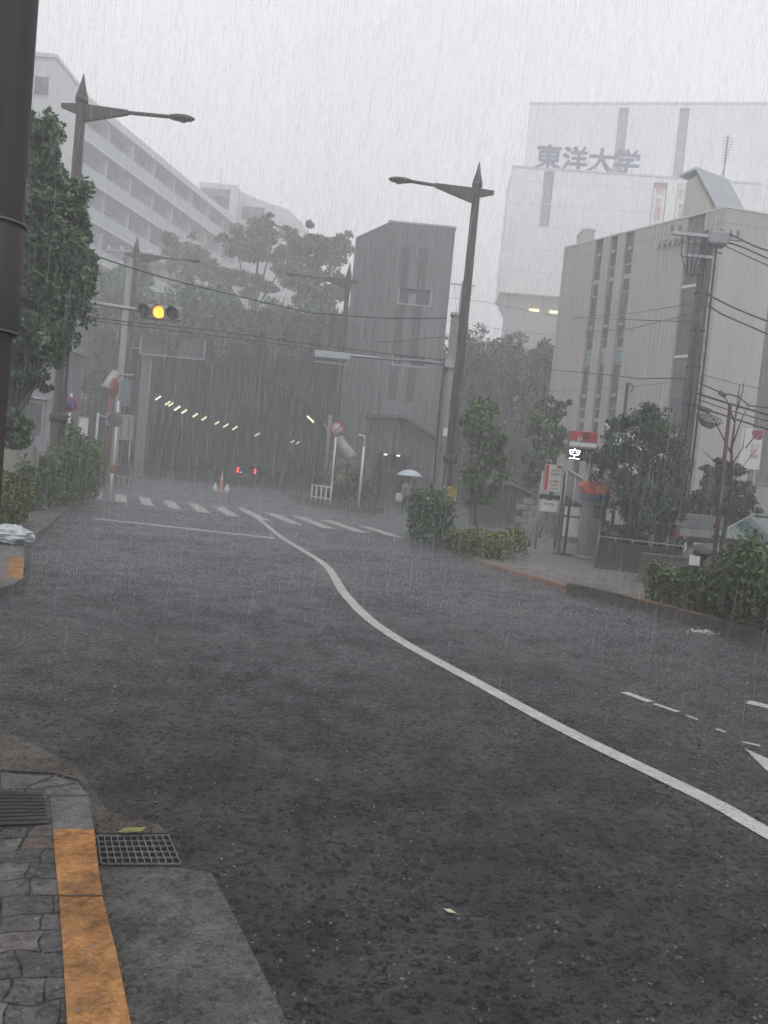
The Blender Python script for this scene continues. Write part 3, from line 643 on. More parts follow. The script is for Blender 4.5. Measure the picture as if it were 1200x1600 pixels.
# positions: from the foot of each pole
def foot(x, y, D): p = P(x, y, D); return A(p[0], D, 0)
f = foot(88, 700, 20.); Hh = P(137, 124, 20.)[2]-.1; street_lamp('nearer brown spiked street lamp behind the big left tree', A(f[0]-.0, 20, .12), Hh, 1, 2.65, tilt=-.005, r=.14)
XL1 = f[0]
f = foot(705, 700, 22.5); Hh = P(755, 258, 22.5)[2]-.1; street_lamp('tall brown spiked street lamp with a yellow board on it, right of the concrete tower', A(f[0], 22.5, .08), Hh, -1, 2.3, tilt=.06, r=.13)
XR1 = f[0]
f = foot(194, 640, 34.); Hh = P(210, 372, 34.)[2]-.1; street_lamp('farther brown spiked street lamp above the amber traffic light', A(f[0], 34, .12), Hh, 1, 2.6, r=.12)
f = foot(526, 640, 35.); Hh = P(547, 414, 35.)[2]-.1; street_lamp('faded brown spiked street lamp left of the concrete tower', A(f[0], 35, .12), Hh, -1, 2.6, tilt=.03, r=.12)
f = foot(722, 640, 60.); b = P(722, 480, 60.)
# near dark column, cut by the left edge of the photo
cxn = P(0, 720, 3.5)[0]-.07; t = thing('roadside_column', 'dark brown steel column close by at the left edge', 'column', (cxn, 3.5, .12))
xr = lambda x, y: P(x, y, 3.5)
zj1 = xr(38, 354)[2]; zj2 = xr(26, 521)[2]; e0 = xr(65, 0)[0]; e1 = xr(37, 350)[0]; e2 = xr(41, 360)[0]
zt = xr(65, 0)[2]
xe = e1-.012   # right edge
mb = MB(); mb.lathe([(.088, 0), (.088, zj1-.12)], (xe-.088, 3.5, zj1+.002), 28); mb.lathe([(.0875, zj1-.12), (.08, 6.), (0, 6)], (xe-.088, 3.5, zj1+.002), 28)
mb.build('upper_shaft', dark_steel, t)
mb = MB(); mb.lathe([(.1, zj2+.006-zj1), (.1, -.004), (.093, .004), (.093, .012), (.08, .012)], (xe-.09, 3.5, zj1), 28); mb.build('middle_sleeve', dark_steel, t)
mb = MB(); mb.lathe([(.1, -.006), (.104, -.003), (.104, .003), (.1, .005)], (xe-.09, 3.5, zj2), 28); mb.lathe([(.09, -.002), (.108, .0), (.108, .01), (.09, .014)], (xe-.09, 3.5, zj1), 28); mb.build('joint_ring', mat('dull grey ring', (.1, .1, .1), .5), t)
mb = MB(); mb.lathe([(.14, 0), (.14, .02), (.078, .03), (.077, zj2-.006-.12)], (xe-.09, 3.5, .12), 28); mb.build('lower_shaft', dark_steel, t)

# ================================================================== TRAFFIC SIGNALS
sig_grey = mat('grey signal paint', (.25, .26, .26), .4, .15, 6)
lens_off = mat('unlit dark lens', (.035, .03, .028), .15)
def signal_head(parent, c, lit_amber, back=1):
    """horizontal three-lamp head facing -y (back=1) or +y"""
    c = np.asarray(c, float); s = -1 if back == 1 else 1
    mb = MB(); mb.bevbox(c, 1.12, .16, .38, .05); mb.build('housing', sig_grey, parent)
    for i, dx in enumerate((-.36, 0, .36)):
        q = c+A(dx, s*.082, 0)
        m = mat('lit amber lens', (.9, .5, .05), .3, emit=(1., .36, .035), es=2.3) if (lit_amber and i == 1) else lens_off
        mb = MB(); mb.lathe([(0, s*.035), (.08, s*.028), (.15, 0), (.15, -.01), (0, -.01)], q, 24, 'y'); ln = mb.build('lens', m, parent); fixn(ln)
        mb = MB(); n = 18; vs = []
        for r_, dpt in ((.165, 0), (.165, 1), (.155, 1), (.155, 0)):
            for k in range(n+1):
                a = math.radians(-25)+math.radians(230)*k/n; ln_ = .2*(.45+.55*max(0, math.sin(a))) if dpt else 0
                vs.append(q+A(r_*math.cos(a), s*ln_, r_*math.sin(a)))
        N1 = n+1; fs = [(j*N1+k, ((j+1) % 4)*N1+k, ((j+1) % 4)*N1+k+1, j*N1+k+1) for j in range(4) for k in range(n)]
        mb.add(vs, fs, True); v = mb.build('hood', sig_grey, parent); fixn(v)
c = P(250, 489, 20.); t = thing('traffic_light', 'horizontal traffic light with its amber lamp lit on a long arm', 'traffic light', (XL1, 20, .12))
signal_head(t, c, True)
mb = MB(); mb.tube([(XL1+.35, 20.02, c[2]+.12), (c[0]-.5, 20.02, c[2]+.02)], .055, 10); mb.tube([(XL1+.1, 20.04, c[2]-.02), (c[0]-1.4, 20.02, c[2]-.0)], .03, 8); mb.build('arm', galv, t)
mb = MB(); mb.tube([c+A(-.5, .02, .0), c+A(-.55, .02, .15)], .05, 8); mb.cbox((XL1+.16, 20, c[2]+.1), .36, .36, .3); mb.build('clamp', galv, t)
# right signal post with arm and a head turned away
D = 25.; c = P(520, 552, D); bx = P(692, 700, D)[0]
t = thing('traffic_light', 'traffic light head seen from behind on the arm of the right signal post', 'traffic light', (bx, D, .08))
mb = MB(); mb.cbox(c+A(0, 0, -.05), 1.15, .14, .22); mb.build('housing', mat('pale blue grey signal back', (.42, .46, .5), .35), t)
for dx in (-.36, 0, .36):
    mb = MB(); mb.lathe([(.13, 0), (.13, .2), (.12, .2), (.12, 0)], c+A(dx, .07, -.06), 16, 'y'); mb.build('hood', sig_grey, t)
mb = MB(); mb.cbox(c+A(0, .12, -.3), 1.15, .05, .05); mb.tube([c+A(0, .1, -.1), c+A(0, .12, -.3)], .02, 6); mb.build('stiffener', galv, t)
e = P(690, 568, D); mb = MB(); mb.tube([c+A(-.45, .12, .05), c+A(.6, .1, 0), A(bx, D, e[2])], [.04, .05, .06], 10); mb.build('arm', galv, t)
mb = MB(); tp = P(699, 492, D)[2]; mb.lathe([(.19, 0), (.17, 2.5), (.15, tp-.08), (0, tp-.08)], (bx, D, .08), 14); mb.build('post', conc_pole, t)
mb = MB(); mb.cbox((bx, D, tp+.03), .34, .34, .08); mb.cbox((bx, D, e[2]), .42, .4, .25); mb.build('band', galv, t)
mb = MB(); mb.tube([(bx-.2, D-.1, e[2]-.1), (bx-.24, D-.2, e[2]-1.2), (bx-.2, D-.2, 1.5), (bx-.2, D-.18, .3)], .03, 6); mb.build('conduit', cable_m, t)
# box on the post
c = P(697, 676, D-.5); t = thing('control_box', 'small white control box strapped to the right signal post', 'box', c)
mb = MB(); mb.bevbox(c, .2, .16, .26, .02); mb.build('case', white_p, t); mb = MB(); mb.cbox(c+A(0, .2, 0), .05, .3, .05); mb.tube([c+A(0, 0, -.13), c+A(-.1, .05, -.3), c+A(-.1, .2, -.5)], .02, 5); mb.build('mount', galv, t)
# yellow board on right lamp
p0_ = P(714, 762, 22.2); c = P(704, 786, 22.25); t = thing('notice_board', 'narrow yellow vertical notice board on the right street lamp', 'sign', c)
mb = MB(); mb.bevbox(c, .29, .03, .96, .012); mb.build('board', mat('yellow board', (.5, .36, .06), .4, .15, 4), t)
text('歩\n道\n注\n意', mat('faded olive ink', (.3, .24, .06), .5), t, c+A(0, -.017, .02), (1, 0, 0), (0, 0, 1), .15, .82, .002)
mb = MB()
for dz in (-.3, .3): mb.lathe([(.2, -.02), (.215, -.02), (.215, .02), (.2, .02)], (XR1, 22.5, c[2]+dz), 16)
mb.build('strap', galv, t)

# ================================================================== ROAD SIGNS, POSTS
red = mat('sign red', (.42, .04, .04), .4); blue = mat('sign blue', (.03, .07, .26), .4)
def disc(t, c, r, face, ring, bar=None, name='disc'):
    mb = MB(); mb.lathe([(0, .0), (r*.8, .0), (r*.8, .006), (0, .006)], c+A(0, -.02, 0), 28, 'y'); fixn(mb.build(name, face, t))
    mb = MB(); mb.lathe([(r*.8, -.004), (r, -.004), (r, .012), (r*.8, .012)], c+A(0, -.02, 0), 28, 'y'); fixn(mb.build('rim', ring, t))
    if bar is not None:
        mb = MB(); d = A(math.cos(bar[1]), 0, math.sin(bar[1])); e = A(-d[2], 0, d[0]); q = c+A(0, -.024, 0)
        mb.box(q-d*r*.82-e*r*.08-A(0, .004, 0), d*r*1.64, e*r*.16, A(0, .004, 0)); mb.build('slash', bar[0], t)
def post(t, x, y, z0, z1, r, m, name='post'):
    mb = MB(); mb.tube([(x, y, z0), (x, y, z1)], r, 10); mb.build(name, m, t)
D = 21.; c = P(110, 632, D); t = thing('no_parking_sign', 'round blue no parking sign with red rim on a white post', 'road sign', (c[0]-.0, D, .12))
disc(t, c, .21, blue, red, (red, -.78)); post(t, c[0], D+.02, .12, c[2]+.3, .035, white_p)
D = 28.; c = P(526, 671, D); t = thing('prohibition_sign', 'round pale sign with a red ring on a thin white post by the island', 'road sign', (c[0], D+2.5, .12))
D = 31.; c = P(526, 671, D); t.location = (c[0], D, .12)
disc(t, c, .29, mat('pale grey sign face', (.36, .38, .37), .4), red, (mat('muted red', (.35, .12, .1), .4), .7)); post(t, c[0], D+.03, .12, c[2]+.1, .04, white_p)
D = 30.; c = P(570, 684, D); t = thing('white_post', 'tall white post with a short bent arm on the grass island', 'post', (c[0], D, .12))
post(t, c[0], D, .12, c[2]-.35, .05, white_p, 'lower_tube'); mb = MB(); mb.tube([(c[0], D, c[2]-.36), (c[0], D, c[2]+.04), (c[0]-.02, D, c[2]+.06), (c[0]-.28, D, c[2]+.1)], .025, 8); mb.build('arm', white_p, t)
D = 40.; a = P(527, 681, 38.); b = P(553, 719, 35.5); t = thing('tubular_floodlight', 'slanting grey tubular floodlight behind the red ringed sign', 'floodlight', (a+b)/2)
mb = MB(); mb.tube([a, b], [.22, .25], 14); mb.build('barrel', mat('grey enamel', (.3, .3, .28), .4, .2, 3), t)
d = nrm(b-a); mb = MB(); mb.tube([b-d*.03, b+d*.07], [.27, .3], 16); mb.build('rim', galv, t); mb = MB(); mb.tube([a-d*.05, a-d*.4, A(a[0]-.4, a[1]+.4, a[2]+.4)], .06, 8); mb.build('bracket', galv, t)
# its slim column
t = thing('floodlight_column', 'short pale column carrying the slanting floodlight left of the ringed sign', 'column', (a[0]-.45, a[1]+.45, .12)); post(t, a[0]-.45, a[1]+.45, .12, a[2]+1.0, .1, conc_pole)
# white pipe railing
D = 32.; a = Z(487, 782, .12); a = P(487, 770, D); b = P(515, 774, D-1.2)
t = thing('pipe_railing', 'short white pipe railing at the left end of the grass island', 'railing', (a[0], a[1], .12))
mb = MB(); lo = A(a[0], a[1], .12); hi = A(b[0]+.05, b[1], .12)
for s in np.linspace(0, 1, 5): q = lo+(hi-lo)*s; mb = MB(); mb.tube([q, q+A(0, 0, .85 if s < 1 else 1.)], .03, 7); mb.build('upright', white_p, t)
mb = MB()
for z in (.35, .82): mb.tube([lo+A(0, 0, z), hi+A(0, 0, z)], .028, 7)
mb.build('rail', white_p, t)
# cluster left of the tunnel
D = 31.
c = P(154, 645, D); t = thing('white_post', 'slim white post left of the orange traffic mirror', 'post', (P(148, 700, D)[0], D, .12)); post(t, c[0]-.02, D, .12, c[2], .045, white_p); mb = MB(); mb.tube([c+A(0, 0, -.1), c+A(.3, 0, -.13)], .02, 6); mb.build('arm', white_p, t)
orange_p = mat('traffic mirror orange', (.26, .085, .05), .4, .2, 3, streak=True)
c = P(180, 606, 30.); t = thing('traffic_mirror', 'orange traffic mirror on an orange post left of the tunnel', 'traffic mirror', (P(168, 700, 30.)[0]+.02, 30, .12))
px0 = P(170, 660, 30.)[0]; post(t, px0, 30, .12, c[2]+.2, .07, orange_p)
mb = MB(); mb.lathe([(0, .06), (.25, .04), (.36, 0), (.4, -.02), (.4, .03), (.3, .1), (0, .14)], c+A(-.05, 0, 0), 24, 'x'); fixn(mb.build('mirror_shell', orange_p, t)); mb = MB(); mb.tube([A(px0, 30, c[2]), c+A(.05, 0, 0)], .03, 6); mb.build('bracket', galv, t)
a = P(163, 612, 30.5); b = P(180, 585, 32.); t = thing('tubular_floodlight', 'slanting grey tubular floodlight above the orange traffic mirror', 'floodlight', (a+b)/2)
d = nrm(a-b); mb = MB(); mb.tube([b, a], [.19, .22], 14); mb.build('barrel', MATS['grey enamel'], t); mb = MB(); mb.tube([a-d*.03, a+d*.07], [.24, .27], 16); mb.build('rim', galv, t); mb = MB(); mb.tube([b, b+A(.5, .8, .1)], .05, 8); mb.build('bracket', galv, t)
D = 29.5; c = P(180, 655, D); t = thing('round_sign_back', 'round brown back of a road sign on a white post before the framed notice', 'road sign', (P(181, 700, D)[0], D, .12))
mb = MB(); mb.lathe([(0, 0), (.27, 0), (.29, .01), (.27, .02), (0, .02)], c, 28, 'y'); fixn(mb.build('disc', mat('brown sign back', (.14, .1, .09), .5, .2, 3), t)); post(t, c[0]+.05, D+.06, .12, c[2]+.7, .045, white_p)
D = 29.8; c = P(170, 655, D); t = thing('small_blue_sign', 'small blue and white sign plate beside the orange mirror post', 'sign', c); mb = MB(); mb.bevbox(c, .22, .03, .5, .01); mb.build('plate', mat('pale sign plate', (.4, .45, .5), .4), t); text('止\nれ', mat('bright blue ink', (.05, .2, .6), .4), t, c+A(0, -.016, 0), (1, 0, 0), (0, 0, 1), .16, .42, .003)
mb = MB(); mb.tube([c+A(0, .03, 0), A(px0, 30, c[2])], .02, 6); mb.build('bracket', galv, t)
# low striped guard post
D = 28.6; b = P(180, 742, D); t = thing('guard_post', 'orange banded guard post at the foot of the round sign post', 'bollard', (b[0]-.02, D, .12)); post(t, b[0]-.12, D, .12, 1.0, .05, white_p, 'tube'); mb = MB(); mb.tube([(b[0]-.12, D, .75), (b[0]-.12, D, 1.02)], .06, 10); mb.tube([(b[0]-.12, D, 1.0), (b[0]+.12, D+.1, 1.05)], .05, 8); mb.build('orange_cap', orange_p, t)
# grey utility pole with cabinet
D = 36.; x = P(190, 690, D)[0]; tp = P(186, 366, D)[2]
t = thing('utility_pole', 'grey utility pole with a crossarm left of the far street lamp', 'utility pole', (x, D+2, .12)); xx = P(178, 690, D+2)[0]
mb = MB(); mb.lathe([(.2, 0), (.14, tp-.1), (0, tp-.1)], (xx+.1, D+2, .12), 12); mb.build('pole', conc_pole, t); mb = MB(); mb.cbox((xx+.1, D+1.85, tp-.3), 2.4, .1, .1); mb.build('crossarm', galv, t); mb = MB()
for s in (-1, -.4, .4, 1): mb.lathe([(.05, 0), (.07, .06), (.05, .1), (.07, .16), (0, .2)], (xx+.1+s, D+1.85, tp-.25), 8)
mb.build('insulators', white_p, t)
D = 33.; c = P(197, 615, D); t = thing('pole_cabinet', 'tall blue grey cabinet fixed to the far left street lamp', 'cabinet', c); mb = MB(); mb.bevbox(c+A(0, -.12, 0), .4, .3, 1.15, .03); mb.build('case', mat('blue grey cabinet', (.2, .24, .28), .4, .15, 3), t); mb = MB(); mb.cbox(c+A(0, -.275, 0), .32, .015, 1.0); mb.build('door', mat('blue grey cabinet', (.2, .24, .28)), t)
# framed notice on two posts
D = 33.5; c = P(195, 668, D); t = thing('notice_board', 'pale grey notice board on two legs left of the tunnel mouth', 'sign', (c[0], D, .12))
mb = MB(); mb.bevbox(c, .72, .05, 1.1, .02); mb.build('panel', mat('aged white panel', (.36, .36, .33), .5, .12, 3), t)
for s in (-.27, .27): post(t, c[0]+s, D+.05, .12, c[2]-.5, .03, galv, 'leg')
ink = mat('faded dark ink', (.1, .1, .1), .5)
text('歩行者通路', ink, t, c+A(.17, -.027, .0), (1, 0, 0), (0, 0, 1), .12, .9, .003) if False else None
text('横\n断\n注\n意\n路', ink, t, c+A(.18, -.027, .02), (1, 0, 0), (0, 0, 1), .12, .9, .003); text('歩\n行\n者\n用', ink, t, c+A(-.14, -.027, -.08), (1, 0, 0), (0, 0, 1), .12, .62, .003)
c = P(195, 740, D); t = thing('pipe_barrier', 'low grey pipe barrier under the notice board', 'barrier', (c[0], D-.4, .12)); mb = MB(); x0, x1 = c[0]-.4, c[0]+.4
mb.tube([(x0, D-.4, .12), (x0, D-.4, .95), (x1, D-.4, .95), (x1, D-.4, .12)], .03, 7); mb.tube([(x0, D-.4, .5), (x1, D-.4, .5)], .025, 7); mb.build('frame', galv, t)

# ================================================================== BUILDINGS
def onpl(x, y, p0, u):
    """photo pixel -> vertical plane through p0 along horizontal direction u"""
    n = A(-u[1], u[0], 0); d = ray(x, y); o = A(0, 0, EYE); t = np.dot(n, p0-o)/np.dot(n, d); return o+d*t
def ribs(name, col, u, period=.16, strength=.22):
    m = mat(name, col, .5, .1, .8, streak=True); n = m.node_tree.nodes; l = m.node_tree.links; b = n['Principled BSDF']
    tc = n.new('ShaderNodeTexCoord'); dp = n.new('ShaderNodeVectorMath'); dp.operation = 'DOT_PRODUCT'; dp.inputs[1].default_value = (u[0], u[1], 0); l.new(tc.outputs['Object'], dp.inputs[0])
    s = math_node(n, l, 'SINE', math_node(n, l, 'MULTIPLY', dp.outputs['Value'], 2*math.pi/period))
    bp = n.new('ShaderNodeBump'); bp.inputs['Strength'].default_value = strength; bp.inputs['Distance'].default_value = .03; l.new(s, bp.inputs['Height']); l.new(bp.outputs[0], b.inputs['Normal']); return m
UPZ = A(0, 0, 1)
# ---- beige ribbed building on the right
C = P(1135, 325, 31.); ZT = C[2]; Lp = Z(882, 388, ZT); Rp = Z(1200, 336, ZT)
ul = nrm((Lp-C)*A(1, 1, 0)); ur = nrm((Rp-C)*A(1, 1, 0)); LL = np.linalg.norm((Lp-C)[:2]); nl = A(ul[1], -ul[0], 0); 
if np.dot(nl, -C) < 0: nl = -nl
nr = A(ur[1], -ur[0], 0)
if np.dot(nr, -C) < 0: nr = -nr
beige = t = thing('beige_building', 'beige ribbed four storey building with dark window strips behind the parking signs', 'building', (C[0], C[1], 0))
rib_l = ribs('beige ribbed wall left', (.36, .35, .33), ul, .2); rib_r = ribs('beige ribbed wall right', (.36, .35, .33), ur, .2)
def sL(x, y): return np.dot(onpl(x, y, C, ul)-C, ul)
strips = [(sL(992, 365), sL(978, 368)), (sL(966, 371), sL(955, 374)), (sL(943, 377), sL(931, 380))]
big = (sL(1103, 332), sL(1076, 338))
edges = [0.]+[v for s in [big]+strips for v in s]+[LL]
Tk = .35; mb = MB()
def seg(a, b, z0, z1, off=0., th=Tk, mbx=None, uu=None, nn=None):
    uu = ul if uu is None else uu; nn = nl if nn is None else nn
    (mbx or mb).box(A(C[0], C[1], z0)+uu*a+nn*off, uu*(b-a), -nn*th, A(0, 0, z1-z0))
for i in range(0, len(edges), 2): seg(edges[i], edges[i+1], 0, ZT)
mb.build('wall', rib_l, t)
RL = 16.; rs = np.dot(onpl(1190, 560, C, ur)-C, ur); mb = MB()
seg(.0, rs, 0, ZT, 0., Tk, mb, ur, nr); seg(rs, rs+1.6, ZT-3.2, ZT, 0, Tk, mb, ur, nr); seg(rs+1.6, RL, 0, ZT, 0, Tk, mb, ur, nr)
mb.build('wall', rib_r, t)
clad = mat('dark grey cladding', (.085, .085, .085), .4, .2, 2, streak=True)
mb = MB(); seg(rs, rs+1.6, 0, ZT-3.2, -.15, .12, mb, ur, nr)
for a, b in [big]+strips: seg(a, b, 0, ZT-.02, -.16, .1, mb)
mb.build('dark_strip', clad, t)
mb = MB(); q = [C+A(0, 0, .0)-nl*Tk*0, C+ur*RL, C+ur*RL+ul*LL, C+ul*LL]; q = [A(p[0], p[1], ZT-.3)-(nl+nr)*.36 for p in q]; mb.extr(q, A(0, 0, .15)); mb.build('roof', conc, t)
mb = MB()
seg(0, LL, ZT+.002, ZT+.07, .03, Tk+.06, mb)
seg(0.04, RL, ZT+.002, ZT+.068, .03, Tk+.06, mb, ur, nr); mb.build('coping', alu, t)
zrow = lambda x, y: onpl(x, y, C, ul)[2]
wz = [(zrow(985, 454), zrow(985, 410)), (zrow(985, 567), zrow(985, 523)), (zrow(985, 680), zrow(985, 636))]
teal = mat('teal window notice', (.16, .3, .32), .4)
for (a, b) in strips:
    for k, (z0, z1) in enumerate(wz):
        mb = MB(); w = .05; off = -.08
        seg(a+.02, b-.02, z0, z0+w, off, .08, mb); seg(a+.02, b-.02, z1-w, z1, off, .08, mb); seg(a+.02, a+.02+w, z0+w, z1-w, off, .08, mb); seg(b-.02-w, b-.02, z0+w, z1-w, off, .08, mb)
        zm = z0+(z1-z0)*.55; seg(a+.07, b-.07, zm-.1, zm+.1, off-.002, .076, mb)
        fr_ = mb.build('window', mat('dull aluminium', (.3, .3, .29), .4), t)
        mb = MB(); seg(a+.07, b-.07, z0+w, z1-w, off-.05, .02, mb); mb.build('pane', glass, fr_)
        if k == 1:
            mb = MB(); seg(a+.1, b-.1, z0+.1, z0+.55, off-.03, .01, mb); mb.build('notice', teal, fr_)
    for z in (zrow(985, 388), zrow(985, 506), zrow(985, 618)):
        q = A(C[0], C[1], z)+ul*((a+b)/2+.03)+nl*(-.1); mb = MB(); mb.lathe([(0, .14), (.07, .12), (.11, .05), (.12, -.06), (0, -.06)], q, 12); fixn(mb.build('vent_hood', MATS['dull aluminium'], t))
mb = MB()
for y in (425+22, 425+132, 425+262): 
    z = zrow(1085, y); mb = MB(); seg(big[0]+.02, big[1]-.02, z, z+.12, -.05, .12, mb); mb.build('sill', alu, t)
a0 = sL(1083, 430)
for z0, z1 in ((zrow(1085, 425+20), zrow(1085, 380)), (zrow(1085, 555), zrow(1085, 490)), (zrow(1085, 685), zrow(1085, 620))):
    mb = MB(); seg(big[0]+.05, big[1]-.05, z0+.1, z1, -.14, .015, mb); mb.build('window', glass, t)
# metal letters along the left wall
lc_ = onpl(1068, 378, C, ul); text('メディカルビル', mat('dark metal letters', (.13, .13, .13), .4, metal=.5), t, onpl(1060, 379, C, ul)+nl*.12, -ul, UPZ, np.linalg.norm(onpl(1098, 372, C, ul)-onpl(1036, 384, C, ul)), .42, .06)
# panel seams
z = zrow(985, 382); seam_m = mat('seam grey', (.2, .19, .17), .5)
for a, b in zip(edges[::2], edges[1::2]): mb = MB(); seg(a, b, z, z+.03, .006, .008, mb); mb.build('seam', seam_m, t)
mb = MB(); seg(0, rs, z, z+.03, .006, .008, mb, ur, nr); mb.build('seam', seam_m, t)
# rooftop hut with pitched metal roof
t = thing('rooftop_hut', 'beige gabled hut with a grey metal roof on top of the beige building', 'hut', P(1100, 330, 34.))
D = 34.; zr = P(1093, 270, D)[2]; rd = Z(1142, 279, zr)-P(1093, 270, D); rd[2] = 0; e = nrm(rd)*max(1.3, min(2.2, np.linalg.norm(rd)))+A(0, .5, 0)
ga = [P(1073, 284, D), P(1093, 271, D), P(1120, 322, D), P(1120, 345, D), P(1064, 352, D)]
mb = MB(); mb.extr(ga, e); mb.build('wall', mat('hut beige wall', (.36, .345, .31), .5, .1, 1, streak=True), t)
up = A(0, 0, .07); mb = MB(); fw = -nrm(e)*.25
R0 = P(1093, 269, D); E1 = P(1125, 329, D); E0 = P(1066, 281, D)
mb.extr([R0+fw+up, E1+fw+up, E1+fw+up*2.6, R0+fw+up*2.4], e-fw*1.6); mb.extr([E0+fw+up, R0+fw+up*1.02, R0+fw+up*2.42, E0+fw+up*2.2], e-fw*1.6); mb.build('roof', mat('wet metal roof', (.36, .38, .41), .22, .1, 2, metal=.5), t)
b = P(1130, 278, 35.5); tp = P(1134, 212, 35.5); t = thing('tv_antenna', 'television antenna mast on the hut roof', 'antenna', (b[0], 35.5, b[2]-1.2))
mb = MB(); mb.tube([A(b[0], 35.5, b[2]-1.2), A(b[0], 35.5, tp[2])], .035, 7); mb.build('mast', galv, t); mb = MB(); H_ = tp[2]
for k in range(9): mb.tube([(b[0]-.28+.02*k, 35.5-.0, H_-.1-k*.13), (b[0]+.28-.02*k, 35.5, H_-.1-k*.13)], .012, 4)
mb.tube([(b[0]-.02, 35.4, H_), (b[0]-.02, 35.4, H_-1.3)], .015, 4)
mb.tube([(b[0], 35.5, H_-1.5), (b[0]-.25, 35.4, H_-2.), (b[0]-.5, 35.4, H_-2.), (b[0]-.55, 35.4, H_-1.8)], .02, 5); mb.build('elements', galv, t)
# ---- white university block: tall rear part and overhanging front part
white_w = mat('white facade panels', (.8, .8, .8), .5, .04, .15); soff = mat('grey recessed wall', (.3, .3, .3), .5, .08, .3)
grey_w = mat('pale grey glazed strip', (.27, .29, .32), .3, .08, .5)
D = 104.; U0 = P(828, 163, D); zU = U0[2]; U1 = Z(1200, 163, zU); uu = nrm((U1-U0)*A(1, 1, 0)); nu = A(uu[1], -uu[0], 0)
uni = t = thing('university_building', 'tall white university building with big blue grey rooftop characters', 'building', (U0[0], U0[1], 0))
def face(t, O, u, n, s0, s1, z0, z1, cuts, m, name, th=1.2):
    """wall from s0..s1 with vertical recessed strips (a, b, za, zb)"""
    mb = MB(); cuts = sorted(cuts); x = s0
    B = lambda a, b, c, d, off=0., tt=th, M=None: (M or mb).box(A(O[0], O[1], c)+u*a+n*off, u*(b-a), -n*tt, A(0, 0, d-c))
    for a, b, za, zb in cuts:
        if a > x: B(x, a, z0, z1)
        if za > z0: B(a, b, z0, za)
        if zb < z1: B(a, b, zb, z1)
        x = b
    if x < s1: B(x, s1, z0, z1)
    mb.build(name, m, t)
    for a, b, za, zb in cuts:
        mb = MB(); B(a, b, za, zb, -.5, .3, mb); st = mb.build('window_strip', grey_w, t)
        mb = MB(); zz = za+(zb-za)*.42; B(a, b, zz, zz+.18, -.42, .06, mb); mb.build('transom', alu, st)
so_ = lambda x, y, O=U0, u=uu: np.dot(onpl(x, y, O, u)-O, u)
zo_ = lambda x, y, O=U0, u=uu: onpl(x, y, O, u)[2]
SU = 60.
face(t, U0, uu, nu, 0, SU, 0, zU, [(so_(968, 163), so_(984, 163), zo_(975, 300), zU-.4), (so_(1063, 163), so_(1079, 163), zo_(1070, 290), zU-.4), (so_(1170, 285), so_(1186, 285), 10, zo_(1170, 284))], white_w, 'wall')
mb = MB(); q0 = A(U0[0], U0[1], 0)-nu*1.3; mb.box(q0, uu*SU, -nu*14, A(0, 0, zU-.6)); mb.build('rear_block', white_w, t)
mb = MB(); mb.box(A(U0[0], U0[1], zU+.01)+nu*.1, uu*SU, -nu*1.4, A(0, 0, .25)); mb.build('coping', alu, t)
D = 96.; V0 = P(800, 261, D); zV = V0[2]; V1 = Z(1070, 280, zV); vu = nrm((V1-V0)*A(1, 1, 0)); nv = A(vu[1], -vu[0], 0)
sv = lambda x, y: np.dot(onpl(x, y, V0, vu)-V0, vu); zv = lambda x, y: onpl(x, y, V0, vu)[2]
zB = zv(783, 456)
ban = [(sv(1022, 282), sv(1044, 284), zv(1035, 420), zv(1035, 285)), (sv(1059, 285), sv(1080, 287), zv(1065, 420), zv(1068, 288))]
face(t, V0, vu, nv, 0, 30., zB, zV, [(sv(851, 265), sv(867, 266), zv(858, 355), zv(858, 267))]+ban, white_w, 'front_block_wall')
mb = MB(); q0 = A(V0[0], V0[1], zB)-nv*1.21; mb.box(q0, vu*30, -nv*6, A(0, 0, zV-zB-.05)); mb.build('front_block', white_w, t)
mb = MB(); mb.box(A(V0[0], V0[1], zV+.01)+nv*.1, vu*30, -nv*1.4, A(0, 0, .2)); mb.build('coping', alu, t)
mb = MB()
for z in np.arange(zB+2.7, zV-1, 2.7): mb.box(A(V0[0], V0[1], z)+nv*.002, vu*ban[0][0]*.995, -nv*.004, A(0, 0, .05))
mb.build('panel_seam', grey_w, uni)
# chamfered soffit and recessed base
s1 = 1.3; O2 = A(V0[0], V0[1], 0); mb = MB()
mb.extr([O2+A(0, 0, zB-.01), O2+vu*1.2+A(0, 0, zB-1.9), O2+vu*1.2, O2+vu*30, O2+vu*30+A(0, 0, zB-.01)], -nv*5) if False else None
base_o = O2-nv*1.1
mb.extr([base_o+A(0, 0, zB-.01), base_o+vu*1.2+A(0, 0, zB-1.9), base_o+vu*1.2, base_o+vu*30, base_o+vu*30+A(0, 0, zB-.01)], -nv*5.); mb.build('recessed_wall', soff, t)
lw = mat('lit warm soffit lamp', (.9, .8, .5), .3, emit=(1, .78, .4), es=2.2)
for x, y in ((834, 487), (866, 490)):
    q = onpl(x, y, base_o, vu)+nv*.1; mb = MB(); mb.box(q-vu*.6, vu*1.2, nv*.2, A(0, 0, .28)); mb.build('soffit_lamp', lw, t)
